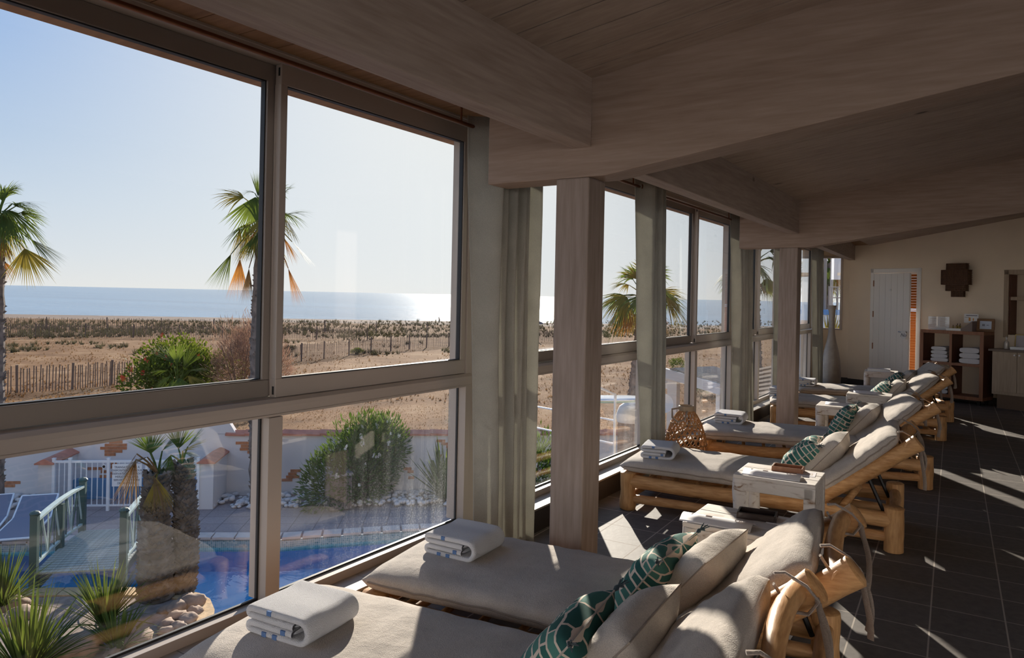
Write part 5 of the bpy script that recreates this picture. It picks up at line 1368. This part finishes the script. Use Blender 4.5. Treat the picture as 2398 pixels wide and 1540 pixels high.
t = thing('satellite_dish', 'small white satellite dish beside the rattan lantern', 'dish', PD(1552, 945, 13))
m = MB(); m.lathe([(.0, 0), (.10, .012), (.18, .045), (.175, .055), (.09, .022), (.0, .01)], 24); o = m.build('bowl', G['metalw'], t, smooth=60); o.rotation_euler = (radians(70), 0, YAW - pi/2)
m = MB(); m.tube([(0, 0, 0), (0, .05, -.1), (0, .05, -2.2)], .02, 8); m.build('mast', G['iron'], t)
t = thing('lookout_hut', 'white hut with a blue band and metal rail, seen in the end window', 'hut', PD(1936, 770, 20) * 1.0)
m = MB(); rot = Matrix.Rotation(-.35, 4, 'Z'); m.box(-.75, .08, -.5, .5, -3.4, .40, mat=rot); m.build('hut_wall', G['metalw'], t)
m = MB(); m.box(-.80, .10, -.55, .55, .40, .53, mat=rot); m.build('blue_band', plain('blue paint', (.12, .28, .55), .6), t)
for xx in (-.75, -.35, .05): MB().box(xx-.02, xx+.02, -.5, -.46, .53, 1.15, mat=rot).build('rail_post', G['alud'], t)
m = MB(); m.box(-.78, .1, -.5, -.46, 1.12, 1.15, mat=rot); m.box(-.78, .1, -.5, -.46, .84, .87, mat=rot); m.build('rail', G['alud'], t)
for xx in (-.25, .08): MB().box(xx-.03, xx+.03, -.1, -.04, .53, 2.2, mat=rot).build('mast', G['alud'], t)
MB().box(-.9, .11, -.1, -.04, 2.16, 2.22, mat=rot).build('cross_bar', G['alud'], t)
o = MB().box(-.10, .12, -.1, .1, -.35, .35).build('trim_5', G['metalw'], kind='structure', loc=PD(1962, 617, 16)); o.rotation_euler = (0, 0, .4)
spiky('yucca', 'yellow green spiky leaves below the end window', PD(1946, 800, 17.5) - Vector((0, 0, .1)), 60, .9, .02, 97, 'frondy', .2, .2)
# boardwalk steps outside the far windows
t = thing('boardwalk', 'weathered boardwalk slats outside the far window', 'boardwalk', (0, 0, 0))
for k in range(9):
    a = PD(1750, 872 + 9*k, 21 - k*.75); b = PD(1815, 858 + 10*k, 21.4 - k*.75); m = MB(); beam(m, a, b, .22, .05); m.build('slat', G['fence'], t)
# two people and a parasol on the beach, a small boat
def person(label, px, py, fwd, hgt, bent, seed):
    base = PD(px, py, fwd); t = thing('person', label, 'person', base, YAW)
    s = hgt
    J = [(0, 0, .52), (0, .02*bent, .62), (0, .05*bent, .75), (0, .08*bent, .83), (0, .12*bent, .87), (0, .13*bent, .94), (0, .13*bent, .99),
         (.05, 0, .48), (.06, .03, .27), (.06, -.02, .04), (.06, .05, .015), (-.05, 0, .48), (-.06, -.03, .27), (-.06, .0, .04), (-.06, .07, .015),
         (.1, .08*bent, .81), (.14, .1*bent, .64), (.13, .14, .49), (.13, .15, .44), (-.1, .08*bent, .81), (-.15, .09*bent, .64), (-.14, .12, .49), (-.14, .13, .44)]
    E = [(0, 1), (1, 2), (2, 3), (3, 4), (4, 5), (5, 6), (0, 7), (7, 8), (8, 9), (9, 10), (0, 11), (11, 12), (12, 13), (13, 14), (3, 15), (15, 16), (16, 17), (17, 18), (3, 19), (19, 20), (20, 21), (21, 22)]
    R = [.075, .07, .085, .055, .032, .055, .045, .055, .036, .024, .022, .055, .036, .024, .022, .035, .027, .02, .018, .035, .027, .02, .018]
    me = bpy.data.meshes.new('body'); me.from_pydata([(x*s, y*s, z*s) for x, y, z in J], E, []); o = bpy.data.objects.new('body', me); COL.objects.link(o); o.parent = t
    md = o.modifiers.new('skin', 'SKIN')
    for v, r_ in zip(me.skin_vertices[0].data, R): v.radius = (r_*s, r_*s)
    me.skin_vertices[0].data[0].use_root = True
    sb = o.modifiers.new('sub', 'SUBSURF'); sb.levels = 1; sb.render_levels = 1
    me.materials.append(plain('tanned skin', (.22, .12, .08), .7) if 'tanned skin' not in bpy.data.materials else bpy.data.materials['tanned skin'])
    m = MB(); m.lathe([(.09*s, .44*s), (.095*s, .50*s), (.078*s, .57*s), (.07*s, .575*s)], 12); m.build('shorts', plain('dark shorts', (.03, .035, .06), .8) if 'dark shorts' not in bpy.data.materials else bpy.data.materials['dark shorts'], t, smooth=60)
    m = MB(); m.blob((0, .125*bent*s, .965*s), (.052*s, .056*s, .045*s), 6, 1, 0); m.build('hair', G['iron'], t, smooth=60)
person('person standing at the water edge in dark shorts', 1029, 762, 138, 1.6, .6, 1)
person('person leaning forward at the water edge beside the window frame', 1087, 763, 140, 1.5, 2.2, 2)
t = thing('beach_parasol', 'small beach parasol at the water edge left of the near post', 'parasol', PD(1262, 768, 135))
m = MB(); m.lathe([(1.0, .75), (.6, 1.1), (.05, 1.3)], 12); m.build('shade_canopy', plain('faded brown canvas', (.14, .10, .09), .8), t, smooth=40); m = MB(); m.tube([(0, 0, -.5), (0, 0, 1.3)], .03, 6); m.build('pole', G['iron'], t)
# ---------------------------------------------------------------- light, sky, camera
SUN_AZ, SUN_EL = radians(34.6), radians(17.8)
sd = Vector((cos(SUN_AZ)*cos(SUN_EL), sin(SUN_AZ)*cos(SUN_EL), sin(SUN_EL)))
l = bpy.data.lights.new('sun', 'SUN'); l.energy = 9.5; l.angle = radians(.55); l.color = (1, .90, .77)
o = bpy.data.objects.new('sun', l); COL.objects.link(o); o.rotation_euler = (-sd).to_track_quat('-Z', 'Y').to_euler()
w = bpy.data.worlds.new('sky'); S.world = w; w.use_nodes = True; t = w.node_tree; t.nodes.clear(); g = N(t)
geo = g('TexCoord').outputs['Generated']
sep = g('SeparateXYZ', {0: geo})
sky = ramp(g, sep.outputs['Z'], [(0.0, (.86, .86, .85)), (.04, (.77, .82, .87)), (.10, (.65, .75, .87)), (.17, (.51, .65, .85)), (.28, (.35, .525, .84)), (.7, (.20, .38, .76))])
dt = g('VectorMath', {0: geo, 1: tuple(sd)}, operation='DOT_PRODUCT')
gl = g('MapRange', {'Value': dt.outputs['Value'], 'From Min': .80, 'From Max': 1.0, 'To Min': 0.0, 'To Max': 1.0})
gp = g('Math', {0: gl.outputs[0], 1: 1.6}, operation='POWER')
mx = g('Mix', {'Factor': gp.outputs[0], 'A': sky, 'B': (.95, .96, .95, 1)}, data_type='RGBA'); mx.clamp_factor = True
bg = g('Background', {'Color': mx.outputs[2], 'Strength': .93})
t.links.new(bg.outputs[0], g('OutputWorld').inputs[0])
cam = bpy.data.cameras.new('camera'); co = bpy.data.objects.new('camera', cam); COL.objects.link(co)
cam.sensor_width = 36; cam.lens = 36*F/2398; cam.shift_y = -(770-692)/2398; cam.clip_start = .05; cam.clip_end = 200000
# level view, rolled by 1.19 degrees
Rv = Vector((SY, -CY, 0)); Fv = Vector((CY, SY, 0)); Uv = Vector((0, 0, 1))
cr, sr = cos(ROLL), sin(ROLL)
Xc = Rv*cr + Uv*sr; Yc = -Rv*sr + Uv*cr
M3 = Matrix((Xc, Yc, -Fv)).transposed()
co.matrix_world = Matrix.Translation((0, 0, EYE)) @ M3.to_4x4()
S.camera = co
S.view_settings.view_transform = 'Standard'; S.view_settings.look = 'None'; S.view_settings.exposure = 0.12; S.view_settings.gamma = 1; S.view_settings.use_curve_mapping = False
S.cycles.max_bounces = 9; S.cycles.diffuse_bounces = 5; S.cycles.glossy_bounces = 4; S.cycles.transmission_bounces = 6; S.cycles.transparent_max_bounces = 24
S.cycles.sample_clamp_indirect = 6; S.cycles.caustics_reflective = False; S.cycles.caustics_refractive = False
S.cycles.use_denoising = True
